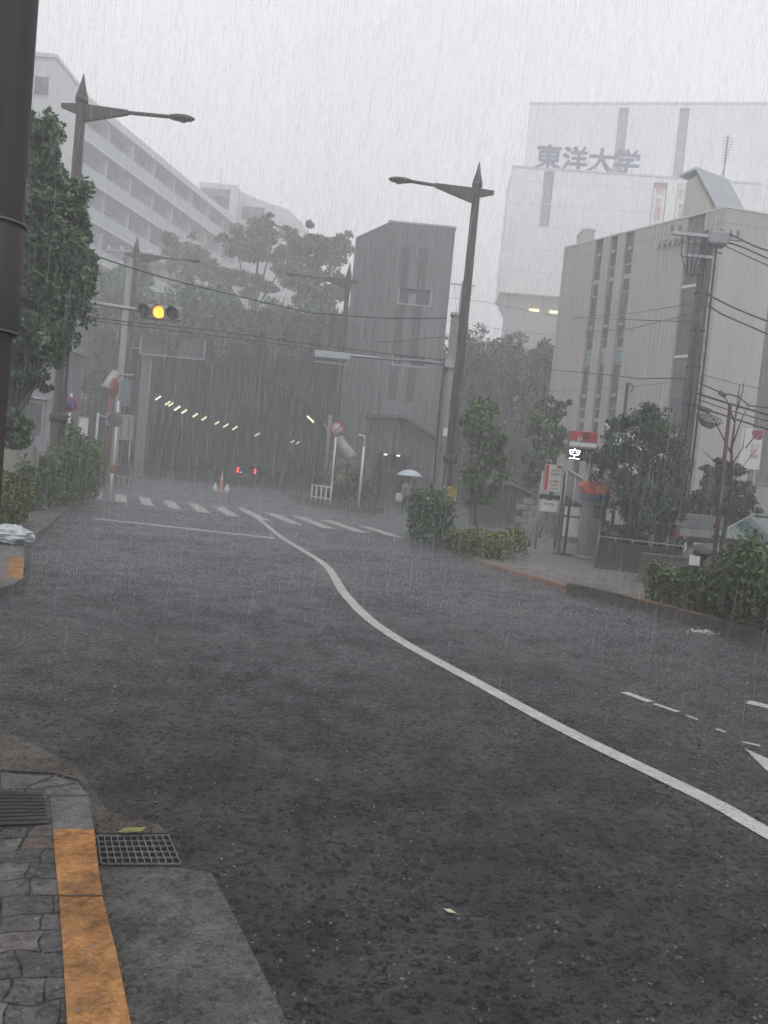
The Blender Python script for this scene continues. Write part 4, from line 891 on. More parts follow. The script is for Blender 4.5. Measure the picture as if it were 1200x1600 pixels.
# rooftop characters, each standing free on struts
ltm = mat('blue grey sign face', (.035, .05, .17), .4, .1, .5)
for ch, x0, x1, y0, y1 in (('東', 839, 878, 223, 261), ('洋', 881, 919, 226, 264), ('大', 922, 960, 229, 265), ('学', 961, 1001, 231, 268)):
    q = onpl((x0+x1)/2, (y0+y1)/2, V0, vu)-nv*.8; hh = np.linalg.norm(onpl(900, y0, V0, vu)-onpl(900, y1, V0, vu)); ww = np.linalg.norm(onpl(x0, 240, V0, vu)-onpl(x1, 240, V0, vu))
    o = text(ch, ltm, t, q, vu, UPZ, ww, hh, .35, 'roof_character'); 
    # thicken strokes a little by a second, offset copy of the face
    for dx in (-.08, .08):
        o2 = text(ch, ltm, o, q+vu*dx+UPZ*dx*.5+nv*(.004 if dx > 0 else .008), vu, UPZ, ww, hh, .35, 'stroke_edge')
mb = MB()
for x in (850, 868, 893, 908, 934, 950, 974, 990):
    q = onpl(x, 262, V0, vu)-nv*.9; mb.tube([A(q[0], q[1], zV-.1), A(q[0], q[1], zV+1.)], .06, 5)
mb.build('strut', galv, t)
# hanging banners
bred = mat('banner red lettering', (.5, .07, .09), .5); bdark = mat('banner dark lettering', (.12, .12, .17), .5); cloth = mat('white banner cloth', (.72, .72, .72), .6, .03, 2)
for i, (a, b, za, zb) in enumerate(ban):
    m0 = (a+b)/2; w = (b-a)*.86; c = A(V0[0], V0[1], 0)+vu*m0-nv*.1; t = thing('hanging_banner', 'white hanging banner with four red characters on the white facade' if i == 0 else 'white hanging banner with red and dark characters beside the gabled hut', 'banner', c+A(0, 0, za+3), 'vertical banners on the university building')
    ztop = zv(1035, 294) if i == 0 else zv(1070, 287); mb = MB(); mb.box(c+A(0, 0, za)-vu*w/2, vu*w, -nv*.05, A(0, 0, ztop-za)); mb.build('cloth', cloth, t)
    mb = MB(); mb.tube([c+A(0, 0, ztop+.05)-vu*w*.55, c+A(0, 0, ztop+.05)+vu*w*.55], .06, 6); mb.build('top_bar', galv, t)
    q = c+nv*.01
    zz = lambda y: zv(1035, y)
    if i == 0:
        text('祝', bred, t, q+A(0, 0, zz(297)), vu, UPZ, 1.15, 1.15, .03); text('初\n優\n勝', bred, t, q+A(0, 0, zz(328)), vu, UPZ, .85, 2.7, .03)
    else:
        text('祝', bred, t, q+A(0, 0, zz(301)), vu, UPZ, 1.15, 1.15, .03); text('競\n泳', bdark, t, q+A(0, 0, zz(326)), vu, UPZ, .8, 1.6, .03)
# small block seen over the beige roof
q = P(919, 375, 60.); t = thing('roof_block', 'small grey rooftop block showing over the left end of the beige building', 'building', (q[0], 60, 0)); mb = MB(); mb.box((q[0]-.45, 60, 0), (.9, 0, 0), (0, 2, 0), (0, 0, P(919, 359, 60)[2])); mb.build('wall', soff, t); mb = MB(); mb.box((q[0]-.5, 59.95, P(919, 359, 60)[2]+.002), (1.0, 0, 0), (0, 2.1, 0), (0, 0, .12)); mb.build('coping', alu, t)

# ---- concrete tower in the middle
D = 41.; T0 = P(608, 347, D); zT = T0[2]; T1 = Z(712, 357, zT); tu = nrm((T1-T0)*A(1, 1, 0)); tn = A(tu[1], -tu[0], 0); TW = np.linalg.norm((T1-T0)[:2])
T2 = Z(556, 371, zT); tl = T2-T0; tl[2] = 0
conc_t = mat('board marked concrete', (.13, .13, .135), .55, .28, 1.6, .25, 14, streak=True)
t = thing('concrete_tower', 'grey board marked concrete tower with a slanted top and two framed openings', 'building', (T0[0], T0[1], 0))
wA = (np.dot(onpl(624, 460, T0, tu)-T0, tu), np.dot(onpl(673, 460, T0, tu)-T0, tu), onpl(650, 476, T0, tu)[2], onpl(650, 452, T0, tu)[2])
wB = (np.dot(onpl(614, 565, T0, tu)-T0, tu), np.dot(onpl(664, 565, T0, tu)-T0, tu), onpl(640, 571, T0, tu)[2], onpl(640, 556, T0, tu)[2])
mb = MB(); O = A(T0[0], T0[1], 0)
def tb(a, b, c, d, off=0., th=.4, M=None): (M or mb).box(O+A(0, 0, c)+tu*a+tn*off, tu*(b-a), -tn*th, A(0, 0, d-c))
a, b = min(wA[0], wB[0]), max(wA[1], wB[1]); tb(0, a, 0, zT); tb(b, TW, 0, zT); tb(a, b, 0, wB[2]); tb(a, b, wB[3], wA[2]); tb(a, b, wA[3], zT)
mb.build('wall', conc_t, t)
# darker and lighter board bays, set proud
mb = MB(); st = 1.0
dk = mat('dark stained board bay', (.05, .05, .053), .55, .3, 1.6, .25, 14, streak=True)
for x0, x1 in ((626, 640), (655, 668)):
    s0 = np.dot(onpl(x0, 400, T0, tu)-T0, tu); s1_ = np.dot(onpl(x1, 400, T0, tu)-T0, tu); tb(s0, s1_, 5.6, wB[2]-.12, .03, .05); tb(s0, s1_, wB[3]+.05, wA[2]-.12, .03, .05); tb(s0, s1_, wA[3]+.05, zT-1.2, .03, .05)
mb.build('dark_bay', dk, t)
mb = MB()
for z in np.arange(3.2, zT-1, 2.4): tb(.02, TW-.02, z, z+.025, .004, .006, mb)
mb.build('joint_lines', conc_dark, t)
mb = MB(); q = O+tu*.35+tn*.1; mb.tube([q+A(0, 0, .3), q+A(0, 0, zT-.6)], .05, 8); mb.build('drainpipe', conc_dark, t)
mb = MB(); tb(-.04, TW+.04, zT+.002, zT+.1, .04, .5, mb); mb.build('coping', galv, t)
mb = MB(); mb.extr([O, O+tl, O+tl+A(0, 0, zT), O+A(0, 0, zT)], -nrm(A(-tl[1], tl[0], 0))*0.4*(1 if np.dot(A(-tl[1], tl[0], 0), -O) > 0 else -1)); mb.build('side_wall', conc_t, t)
mb = MB(); bk = -tn*3.5; mb.extr([O+A(0, 0, zT-.35)-tn*.42+tu*.05, O+tu*(TW-.05)+A(0, 0, zT-.35)-tn*.42, O+tu*(TW-.05)+A(0, 0, zT-.35)+bk, O+tl+A(0, 0, zT-.35)-tn*.3], A(0, 0, .2)); mb.build('roof', conc_t, t)
mb = MB(); mb.box(O+tu*(TW-.4)-tn*.41, tu*.4, -tn*4, A(0, 0, zT)); mb.build('return_wall', conc_t, t)
for (a_, b_, c_, d_) in (wA, wB):
    mb = MB(); w = .07; tb(a_-w, b_+w, c_-w, c_, .05, .2, mb); tb(a_-w, a_, c_+.002, d_, .05, .2, mb); tb(b_, b_+w, c_+.002, d_, .05, .2, mb); f_ = mb.build('window', mat('dull white frame', (.33, .34, .34), .4), t)
    mb = MB(); tb(a_, b_, c_, d_, -.25, .03, mb); mb.build('pane', glass, f_)
    mb = MB(); tb(a_+.5, a_+.9, c_+.03, c_+(d_-c_)*.75, -.18, .04, mb); mb.build('blind', mat('pale blind', (.2, .21, .23), .6), f_)
# ---- dark annex with doorway and slanting roof at the tower foot
D = 38.; t = thing('annex', 'dark low annex with lit doorway at the foot of the concrete tower', 'building', (P(640, 700, D)[0], D, 0))
xl = P(572, 720, D)[0]; xr_ = P(693, 720, D)[0]; dl = P(588, 740, D)[0]; dr = P(636, 740, D)[0]; zd = P(610, 709, D)[2]
zc = lambda x, y: P(x, y, D)[2]
mb = MB()
mb.box((xl, D, 0), (dl-xl, 0, 0), (0, .3, 0), (0, 0, zc(575, 655))); mb.box((dl, D, zd), (dr-dl, 0, 0), (0, .3, 0), (0, 0, zc(600, 655)-zd))
mb.extr([(dr, D, 0), (xr_, D, 0), (xr_, D, zc(690, 700)), (P(650, 670, D)[0], D, zc(650, 668)), (dr, D, zc(634, 655))], A(0, .3, 0)); mb.build('wall', mat('dark annex wall', (.07, .07, .073), .5, .25, 2, .2, 20, streak=True), t)
mb = MB(); mb.extr([(xl-.2, D-.5, zc(575, 653)), (P(632, 655, D)[0], D-.5, zc(632, 655)), (xr_+.1, D-.5, zc(690, 697)), (xr_+.1, D-.5, zc(690, 697)+.16), (P(632, 655, D)[0], D-.5, zc(632, 655)+.16), (xl-.2, D-.5, zc(575, 653)+.16)], A(0, 3, 0)); mb.build('roof', mat('dark wet roof', (.05, .05, .055), .35, .2, 4), t)
mb = MB(); mb.box((dl-.0, D+2., 0), (dr-dl, 0, 0), (0, .1, 0), (0, 0, zd)); mb.box((dl-.1, D+.31, 0), (.1, 0, 0), (0, 1.7, 0), (0, 0, zd)); mb.box((dr, D+.31, 0), (.1, 0, 0), (0, 1.7, 0), (0, 0, zd)); mb.box((dl, D+.31, zd), (dr-dl, 0, 0), (0, 1.7, 0), (0, 0, .1)); mb.build('porch', MATS['dark annex wall'], t)
mb = MB(); mb.box((P(594, 760, D+1.9)[0], D+1.9, .08), (.75, 0, 0), (0, .06, 0), (0, 0, 2.0)); dd = mb.build('door', mat('grey door', (.2, .2, .2), .4, .1, 2), t)
mb = MB(); mb.cbox((P(594, 760, D+1.9)[0]+.65, D+1.86, 1.05), .03, .05, .2); mb.build('handle', alu, dd)
for x in (602, 622):
    q = P(x, 713, D+.8); mb = MB(); mb.lathe([(0, 0), (.09, 0), (.09, .06), (0, .06)], (q[0], D+.8, zd-.07), 12); mb.build('ceiling_lamp', mat('lit porch lamp', (.9, .9, .8), .3, emit=(1, .97, .85), es=2.), t)

# ---- long white balcony building on the hill, left
B0 = P(100, 118, 67.); zb = B0[2]; B1 = Z(300, 285, zb); bu = nrm((B1-B0)*A(1, 1, 0)); bn = A(bu[1], -bu[0], 0)
if np.dot(bn, -B0) < 0: bn = -bn
t = thing('balcony_building', 'long white building with stacked open balconies stretching along the hill', 'building', (B0[0], B0[1], 9))
O = A(B0[0], B0[1], 0); s_end = np.dot(Z(382, 347, zb)-B0, bu); s_st = -14.
wh = mat('white painted slab', (.56, .57, .58), .5, .06, .3); rw = mat('grey balcony wall', (.3, .3, .32), .5, .1, .5)
bb = lambda M, a, b, c, d, off, th: M.box(O+A(0, 0, c)+bu*a+bn*off, bu*(b-a), -bn*th, A(0, 0, d-c))
mb = MB(); bb(mb, s_st, s_end, zb-.75, zb, 0, 2.2); mb.build('roof_edge', wh, t)
mb = MB(); bb(mb, s_st, s_end, 5, zb-.76, -1.8, 10); mb.build('wall', rw, t)
zpitch = 3.35; bay = 4.2; nf = 6
mbs = MB(); mbp = MB(); mbq = MB()
for k in range(1, nf+1):
    z = zb-.5-k*zpitch; bb(mbs, s_st, s_end, z, z+.3, 0, 1.78)
    bb(mbp, s_st, s_end, z+.36, z+1.3, -.06, .04)
    bb(mbq, s_st, s_end, z+1.3, z+1.36, -.03, .1)
mbs.build('balcony_slab', wh, t); mbp.build('glass_balustrade', mat('frosted balustrade glass', (.42, .45, .47), .25, .06, .5), t); mbq.build('handrail', alu, t)
nb = int((s_end-s_st)/bay)
mb = MB()
for i in range(nb+1):
    s = s_st+i*bay+.4
    for k in range(1, nf+1):
        z = zb-.5-k*zpitch; mb = MB(); bb(mb, s, s+.16, z+.31, z+zpitch-.3, -.35, 1.44); mb.build('partition', wh, t)
cnt = 0
for k in range(1, nf):
    for i in range(nb):
        if cnt >= 96: break
        s = s_st+i*bay+.9; z = zb-.5-k*zpitch
        mb = MB(); bb(mb, s, s+2.6, z+.32, z+2.5, -1.74, .03); w_ = mb.build('window', glass, t); cnt += 1
mb = MB(); bb(mb, s_end, s_end+.4, 5, zb-.76, -.3, 10); mb.build('end_wall', wh, t)
# taller left part
E0 = P(88, 92, 62.); t = thing('stair_block', 'taller white block at the near left end of the balcony building', 'building', (E0[0], 62, 9)); E_ = P(50, 60, 62.)
mb = MB(); mb.box((E0[0]-8, 62, 8), (8, 0, 0), (0, 6, 0), (0, 0, E0[2]-8)); mb.build('wall', wh, t); mb = MB(); mb.box((E0[0]-8.1, 61.8, E0[2]+.002), (8.2, 0, 0), (0, 6.4, 0), (0, 0, .3)); mb.build('roof', wh, t)
for dz in (1.6, 5., 8.4):
    mb = MB(); mb.cbox((P(66, 128, 62)[0], 61.97, E0[2]-dz-.6), 1.3, .05, 1.6); f_ = mb.build('window', alu, t); mb = MB(); mb.cbox((P(66, 128, 62)[0], 61.93, E0[2]-dz-.6), 1.1, .03, 1.4); mb.build('pane', glass, f_)
# farther blocks right of it
F0 = P(312, 284, 108.); F1 = P(372, 288, 108.); t = thing('far_block', 'pale rooftop block rising behind the right end of the balcony building', 'building', (F0[0], 108, 9))
W_ = F1[0]-F0[0]; zF = F0[2]; mb = MB(); mb.box((F0[0], 108, 9), (W_, 0, 0), (0, 8, 0), (0, 0, zF-9-3.4)); mb.box((F0[0], 108, zF-.7), (W_, 0, 0), (0, 8, 0), (0, 0, .7)); mb.box((F0[0]+W_-1., 108, zF-3.4), (1., 0, 0), (0, 8, 0), (0, 0, 2.69)); mb.box((F0[0], 110, zF-3.4), (W_-1, 0, 0), (0, 1, 0), (0, 0, 2.69)); mb.build('wall', wh, t)
mb = MB(); mb.box((F0[0]+.5, 109.95, zF-3.0), (W_*.7, 0, 0), (0, .04, 0), (0, 0, 2.)); mb.build('window', glass, t)
mb = MB(); q = P(347, 262, 109); mb.tube([(q[0], 109, zF), (q[0], 109, q[2])], .05, 5); mb.build('antenna', galv, t)
G0 = P(378, 296, 112.); t = thing('far_block', 'lower pale block with a stepped roof at the right end of the hill buildings', 'building', (G0[0], 112, 9)); G1 = P(474, 350, 112.)
zz0 = G0[2]; mb = MB(); mb.extr([(G0[0]-1, 112, 9), (G1[0], 112, 9), (G1[0], 112, G1[2]), (P(452, 328, 112)[0], 112, P(452, 328, 112)[2]), (P(436, 322, 112)[0], 112, P(436, 322, 112)[2]), (P(420, 318, 112)[0], 112, P(420, 318, 112)[2]), (G0[0]-1, 112, zz0)], A(0, 9, 0)); mb.build('wall', wh, t)
mb = MB(); mb.box((G0[0]+.3, 111.95, zz0-4.2), (3.2, 0, 0), (0, .04, 0), (0, 0, 1.9)); mb.build('window', glass, t)
# low grey house behind the left tree
q0 = P(36, 700, 27.); q1 = P(98, 700, 27.); zt_ = P(70, 545, 27.)[2]; t = thing('grey_house', 'grey lilac house wall behind the left tree and lamp pole', 'building', (q0[0], 27, 0))
mb = MB(); mb.box((q0[0]-6, 27, 0), (q1[0]-q0[0]+6, 0, 0), (0, 1.2, 0), (0, 0, zt_)); mb.build('wall', mat('lilac grey wall', (.2, .2, .225), .5, .1, 2, streak=True), t)
mb = MB(); mb.box((q0[0]-6.1, 26.8, zt_+.002), (q1[0]-q0[0]+6.2, 0, 0), (0, 1.6, 0), (0, 0, .2)); mb.build('roof', conc, t)
mb = MB(); c = P(48, 655, 26.95); mb.cbox((c[0], 26.97, c[2]), .9, .05, 1.3); f_ = mb.build('window', sig_grey, t); mb = MB(); mb.cbox((c[0], 26.93, c[2]), .75, .03, 1.15); mb.build('pane', glass, f_); mb = MB(); mb.cbox((c[0], 26.85, c[2]+.75), 1.1, .3, .05); mb.build('awning', alu, f_)
q0 = P(-40, 760, 17.); q1 = P(38, 760, 17.); t = thing('garden_wall', 'plain beige garden wall behind the nearest left hedge', 'wall', (q1[0], 17, .12)); mb = MB(); zt_ = P(20, 700, 17.)[2]; mb.box((q0[0]-3, 17, .1), (q1[0]-q0[0]+3, 0, 0), (0, .2, 0), (0, 0, zt_-.1)); mb.build('panel', mat('beige render', (.27, .26, .22), .5, .1, 2, streak=True), t); mb = MB(); mb.box((q1[0]-.002, 16.95, .1), (.16, 0, 0), (0, .3, 0), (0, 0, zt_-.02)); mb.build('end_post', conc, t)

# ================================================================== TREES AND HEDGES
def PR(x, y, D, rx, ry, rd=None):
    c = P(x, y, D); s = D/1200; return (c, (rx*s, (rd if rd is not None else rx*s), ry*s))
# big left tree: leafy column hiding the lamp pole
t = tree('broadleaf_tree', 'tall dark green tree directly right of the near dark column', A(P(-40, 700, 13.)[0], 13.2, .12),
         [PR(70, 440, 13., 74, 150, 1.1), PR(80, 330, 13., 66, 80, 1.), PR(62, 250, 13., 42, 100, .8), PR(106, 380, 13., 39, 85, .8), PR(95, 500, 13., 34, 55, .6), PR(20, 540, 13., 60, 95, .9), PR(58, 596, 13., 26, 30, .35), PR(22, 670, 13., 38, 42, .6), PR(-20, 420, 13., 60, 200, 1.2)],
         leaf_dark, 90000, .058, k=260, cr=.27, trunk_r=.13, hollow=.1)
hz = [('spreading_tree', 'broad spreading tree on the hilltop left of the concrete tower', 60., (395, 468), [PR(405, 385, 60, 56, 44), PR(368, 380, 60, 30, 26), PR(432, 352, 60, 30, 20), PR(395, 440, 60, 48, 28), PR(450, 395, 60, 36, 40)], leaf_far, 12000, .16),
      ('spreading_tree', 'rounded hilltop tree touching the left edge of the concrete tower', 57., (492, 480), [PR(500, 385, 57, 56, 36), PR(532, 372, 57, 26, 22), PR(475, 375, 57, 32, 30), PR(475, 440, 57, 50, 38), PR(520, 445, 57, 36, 42)], leaf_far, 14000, .16),
      ('airy_tree', 'thin airy tree in front of the balcony building above the traffic light', 62., (300, 470), [PR(290, 400, 62, 40, 42), PR(320, 430, 62, 38, 35), PR(262, 372, 62, 22, 18)], leaf_far, 2600, .2),
      ('conifer', 'dark upright conifer on the hill behind the farther lamp', 56., (205, 480), [PR(205, 440, 56, 34, 45), PR(215, 410, 56, 18, 25), PR(180, 445, 56, 25, 25)], leaf_dark, 6000, .17),
      ('airy_tree', 'faint small tree right of the dark conifer on the hill', 60., (345, 475), [PR(350, 440, 60, 22, 25), PR(335, 415, 60, 12, 15)], leaf_far, 900, .18)]
for nm, lb, D, (bx_, by_), cr_, lm, n_, sz in hz:
    tree(nm, lb, A(P(bx_, by_, D)[0], D, 9.8), cr_, lm, n_, sz, k=46, cr=.3, trunk_r=.16, group='trees on the hilltop', hollow=.15)
# trees right of the tower
D = 46.
for lb, cx_, w_, y0_, n_, D in (('leafy tree behind the right signal post', 738, 52, 575, 10000, 46.), ('dense green tree below the overhanging white block', 790, 50, 590, 9000, 45.), ('dense tree left of the beige building', 838, 36, 590, 8000, 43.)):
    tree('dense_tree', lb, A(P(cx_, 700, D)[0], D, .05), [PR(cx_, y0_, D, w_*1.25, 78, 2.5), PR(cx_-5, y0_+90, D, w_*1.3, 75, 2.5), PR(cx_+8, y0_+165, D, w_*1.3, 70, 2.5)], leaf_far, int(n_*1.9), .15, k=120, trunk_r=.2, group='trees between the tower and the beige building', hollow=.15)
# small street tree in the planting bed beside the lamp
D = 21.; tree('street_tree', 'slender young street tree standing in the low hedge right of the tall lamp', A(P(742, 830, D)[0], D, .1), [PR(752, 665, D, 38, 58), PR(742, 735, D, 26, 42), PR(775, 715, D, 24, 45), PR(742, 768, D, 20, 25), PR(765, 775, D, 24, 22)], leaf_mid, 9000, .07, k=70, cr=.27, trunk_r=.06, hollow=.2)
D = 25.; tree('broadleaf_tree', 'broadleaf tree with open leaf sprays left of the red parking sign', A(P(845, 800, D)[0], D, .1), [PR(868, 640, D, 34, 25), PR(872, 690, D, 32, 30), PR(845, 665, D, 30, 45), PR(838, 730, D, 28, 45)], leaf_mid, 5200, .095, k=60, cr=.24, trunk_r=.08, hollow=.15)
# flowering bushy tree in front of the beige building
D = 18.; t = tree('flowering_tree', 'bushy dark tree with white blossoms right of the payment machine', A(P(990, 870, D)[0], D, .1), [PR(1005, 690, D, 70, 55), PR(1040, 740, D, 38, 70), PR(960, 720, D, 40, 55), PR(1000, 790, D, 62, 62), PR(975, 835, D, 45, 45), PR(1050, 800, D, 35, 50), PR(1010, 650, D, 40, 20), PR(1000, 850, D, 70, 40)], leaf_deep, 42000, .048, k=150, cr=.3, trunk_r=.08, hollow=.1)
fl = mat('white blossom', (.6, .62, .58), .5)
pts = []
for x, y in ((985, 683), (1000, 695), (990, 735), (972, 728), (958, 780), (1050, 680), (945, 668), (1030, 712), (965, 690)):
    c = P(x, y, D-.95); pts.append(c+rng.normal(size=(16, 3))*.055)
o = leaf_mesh('blossom', fl, t, np.vstack(pts), .035)
D = 21.; tree('shrub', 'rounded dark shrub left of the beige low wall', A(P(1130, 830, D)[0], D, .1), [PR(1128, 765, D, 48, 44), PR(1105, 800, D, 40, 38), PR(1155, 800, D, 34, 40), PR(1135, 735, D, 34, 18)], leaf_deep, 13000, .07, k=60, trunk_r=.05, hollow=.15, cat='shrub')
def hedge(name, label, a, b, z0, h, n, m, size, cat='hedge', lump=.12, group=None):
    pts = hedge_pts(a, b, z0, h, n, lump); base = (float(pts[:, 0].mean()), float(pts[:, 1].mean()), z0)
    t = thing(name, label, cat, base, group); leaf_mesh('foliage', m, t, pts, size, .4)
    mb = MB(); cs = rng.choice(len(pts), 24)
    for i in cs: p = pts[i]; mb.tube([A(p[0], p[1], z0), A(p[0]+.03, p[1], z0+h*.7)], .012, 4)
    mb.build('stems', bark, t); return t
zg = lambda x, y: Z(x, y, .15)[:2]
def off(p, dx, dy): return [A(q[0]+dx, q[1]+dy) for q in p]
a = [zg(-60, 835), zg(0, 832), zg(38, 822)]; hedge('clipped_hedge', 'yellow green clipped hedge at the left edge above the white bag', a, off(a, -.6, 1.3), .12, .8, 6500, leaf_yel, .05)
a = [zg(24, 800), zg(60, 797), zg(100, 790)]; hedge('clipped_hedge', 'wide round hedge around the foot of the near left lamp', a, off(a, -.8, 2.2), .12, 1.15, 9000, leaf_mid, .06, lump=.18)
a = [zg(100, 790), zg(125, 786), zg(152, 780)]; hedge('tall_bush', 'taller dense green bush behind the no parking sign', a, off(a, -.9, 1.8), .12, 1.6, 10000, leaf_mid, .065, cat='bush', lump=.15)
a = [zg(642, 842), zg(665, 850), zg(698, 856)]; hedge('tall_bush', 'dark upright bush at the corner left of the tall street lamp', off(a, .1, .3), off(a, -.05, 1.7), .08, 1.2, 9000, leaf_dark, .06, cat='bush', lump=.22)
a = [zg(690, 858), zg(730, 866), zg(786, 872)]; hedge('clipped_hedge', 'low clipped hedge below the yellow board by the kerb', off(a, .1, .2), off(a, .8, 1.4), .08, .52, 9000, leaf_yel, .05)
a = [Z(x, y, .2)[:2] for x, y in ((1000, 930), (1060, 946), (1120, 962))]; hedge('kerbside_hedge', 'lower loose green hedge behind the raised right kerb', off(a, .12, .15), off(a, .9, .9), .1, .5, 9000, leaf_hedge, .04, lump=.2)
a = [Z(x, y, .2)[:2] for x, y in ((1100, 958), (1200, 990), (1330, 1030))]; hedge('kerbside_hedge', 'tall leafy hedge at the right edge in front of the silver car', off(a, .15, .2), off(a, 1.2, 1.2), .1, .95, 18000, leaf_hedge, .042, lump=.16)
# leaves on the right lamp's foot and by the tunnel island
a = [A(-2.8, 32.5), A(-1.6, 32.5), A(-.6, 32.2)]; hedge('tall_bush', 'loose bush growing on the grass island behind the white railing', a, off(a, .2, 2.), .12, 1.3, 4500, leaf_far, .08, cat='bush', lump=.3)

# ================================================================== RIGHT SIDE: parking entrance
D = 20.
c = P(909, 697, D); t = thing('parking_sign', 'red and black parking sign with a lit white vacancy character', 'sign', (c[0]+.1, D+.1, .08))
w = 44*D/1200; h0 = P(910, 674, D)[2]; h1 = P(910, 697, D)[2]; h2 = P(910, 720, D)[2]
mb = MB(); mb.bevbox((c[0], D, (h0+h2)/2), w, .22, h0-h2, .015); mb.build('case', mat('grey sign case', (.2, .2, .2), .4), t)
mb = MB(); mb.cbox((c[0], D-.114, (h0+h1)/2+.06), w*.94, .01, (h0-h1)-.14); rp_ = mb.build('red_panel', mat('red sign panel', (.4, .045, .035), .3, .1, 3), t)
mb = MB(); mb.cbox((c[0], D-.114, h1+.03), w*.94, .008, .1); mb.build('pale_band', white_p, t)
mb = MB(); mb.cbox((c[0]+.06, D-.121, (h0+h1)/2+.07), w*.26, .003, (h0-h1)-.2); mb.build('dark_emblem', mat('dark maroon print', (.1, .03, .03), .4), rp_)
text('P', white_p, rp_, A(c[0]-.09, D-.124, h1+.14), (1, 0, 0), UPZ, .11, .15, .003)
mb = MB(); mb.cbox((c[0], D-.114, (h1+h2)/2-.03), w*.94, .008, (h1-h2)-.08); dp_ = mb.build('display', mat('black display', (.012, .012, .014), .2), t)
text('空', mat('lit white led', (.9, .9, .95), .3, emit=(.9, .93, 1), es=3.), dp_, A(c[0]-w*.26, D-.119, (h1+h2)/2-.03), (1, 0, 0), UPZ, .27, .27, .004)
text('IN', mat('unlit led', (.14, .14, .13), .4), dp_, A(c[0]+w*.2, D-.119, (h1+h2)/2-.04), (1, 0, 0), UPZ, .26, .22, .004)
mb = MB(); mb.tube([(c[0]+.25, D+.2, .08), (c[0]+.25, D+.2, h0)], .05, 8); mb.tube([(c[0]+.25, D+.2, h1), (c[0]+.25, D, h1)], .04, 6); mb.build('post', galv, t)
# price board
D = 20.5; a = P(853, 722, D); b = P(881, 722, D); t = thing('price_board', 'white parking price board with red lettering between two dark posts', 'sign', ((a[0]+b[0])/2, D, .08))
x0, x1 = a[0], b[0]-.03; za = P(865, 768, D)[2]; zb2 = P(865, 726, D)[2]; zc2 = P(865, 783, D)[2]; zd2 = P(865, 800, D)[2]
post(t, x0-.04, D+.03, .08, zb2-.2, .035, galv, 'leg'); post(t, x1+.03, D+.03, .08, zb2+.06, .04, galv, 'leg')
mb = MB(); mb.cbox(((x0+x1)/2, D, (za+zb2)/2), x1-x0, .04, zb2-za); bd = mb.build('upper_board', mat('white board', (.6, .6, .58), .4, .05, 3), t)
mb = MB(); mb.cbox((x0+.055, D-.023, (za+zb2)/2+.0), .09, .004, (zb2-za)*.94); mb.cbox((x1-.08, D-.023, zb2-.05), .12, .004, .06); mb.build('red_band', MATS['sign red'], bd)
text('60分\n300円', ink, bd, A((x0+x1)/2+.03, D-.023, zb2-.2), (1, 0, 0), UPZ, .24, .2, .003); text('24時間\n900円', MATS['sign red'], bd, A((x0+x1)/2+.03, D-.023, za+.22), (1, 0, 0), UPZ, .25, .17, .003)
text('8:00-20:00', ink, bd, A((x0+x1)/2+.03, D-.023, za+.07), (1, 0, 0), UPZ, .26, .05, .003)
mb = MB(); mb.cbox(((x0+x1)/2-.02, D, (zc2+zd2)/2), x1-x0, .04, zc2-zd2); bd = mb.build('lower_board', MATS['white board'], t); text('月極 空有', mat('navy ink', (.03, .04, .15), .5), bd, A((x0+x1)/2-.04, D-.023, zc2-.09), (1, 0, 0), UPZ, .3, .07, .003)
text('03-0000', ink, bd, A((x0+x1)/2+.05, D-.023, zd2+.06), (1, 0, 0), UPZ, .2, .05, .003) if False else None
mb = MB(); mb.cbox(((x0+x1)/2-.02, D+.01, zc2+.1), x1-x0+.1, .05, .12); mb.build('dark_strip', black, t)
# framed white panels on the pavement
D = 19.5; t = thing('panel_stand', 'free standing dark frame holding four white panels before the payment machine', 'panel stand', (P(885, 850, D)[0], D, .08))
xs = [P(x, 860, D)[0]+.1 for x in (864, 879, 893)]; xs = [P(873, 860, D)[0], P(887, 862, D)[0], P(902, 865, D)[0]]; zt_ = P(893, 790, D)[2]
mb = MB(); fx = [xs[0], (xs[0]+xs[1])/2+.03, xs[2]]
for i, x in enumerate(fx): mb.cbox((x, D, (.08+zt_)/2), .06, .06, zt_-.08)
mb.cbox(((fx[0]+fx[2])/2, D, zt_+.025), fx[2]-fx[0]+.06, .058, .05)
for i, x in enumerate(fx): mb.cbox((x+.04, D, .1), .25, .3, .04)
mb.build('frame', mat('dark bronze frame', (.06, .055, .05), .4), t)
for (xa, xb) in ((fx[0], fx[1]), (fx[1], fx[2])):
    for z0, z1 in ((.55, 1.03), (1.09, zt_-.03)):
        mb = MB(); mb.cbox(((xa+xb)/2, D, (z0+z1)/2), xb-xa-.07, .03, z1-z0); mb.build('white_panel', mat('white sheet panel', (.6, .6, .59), .4, .05, 2), t)
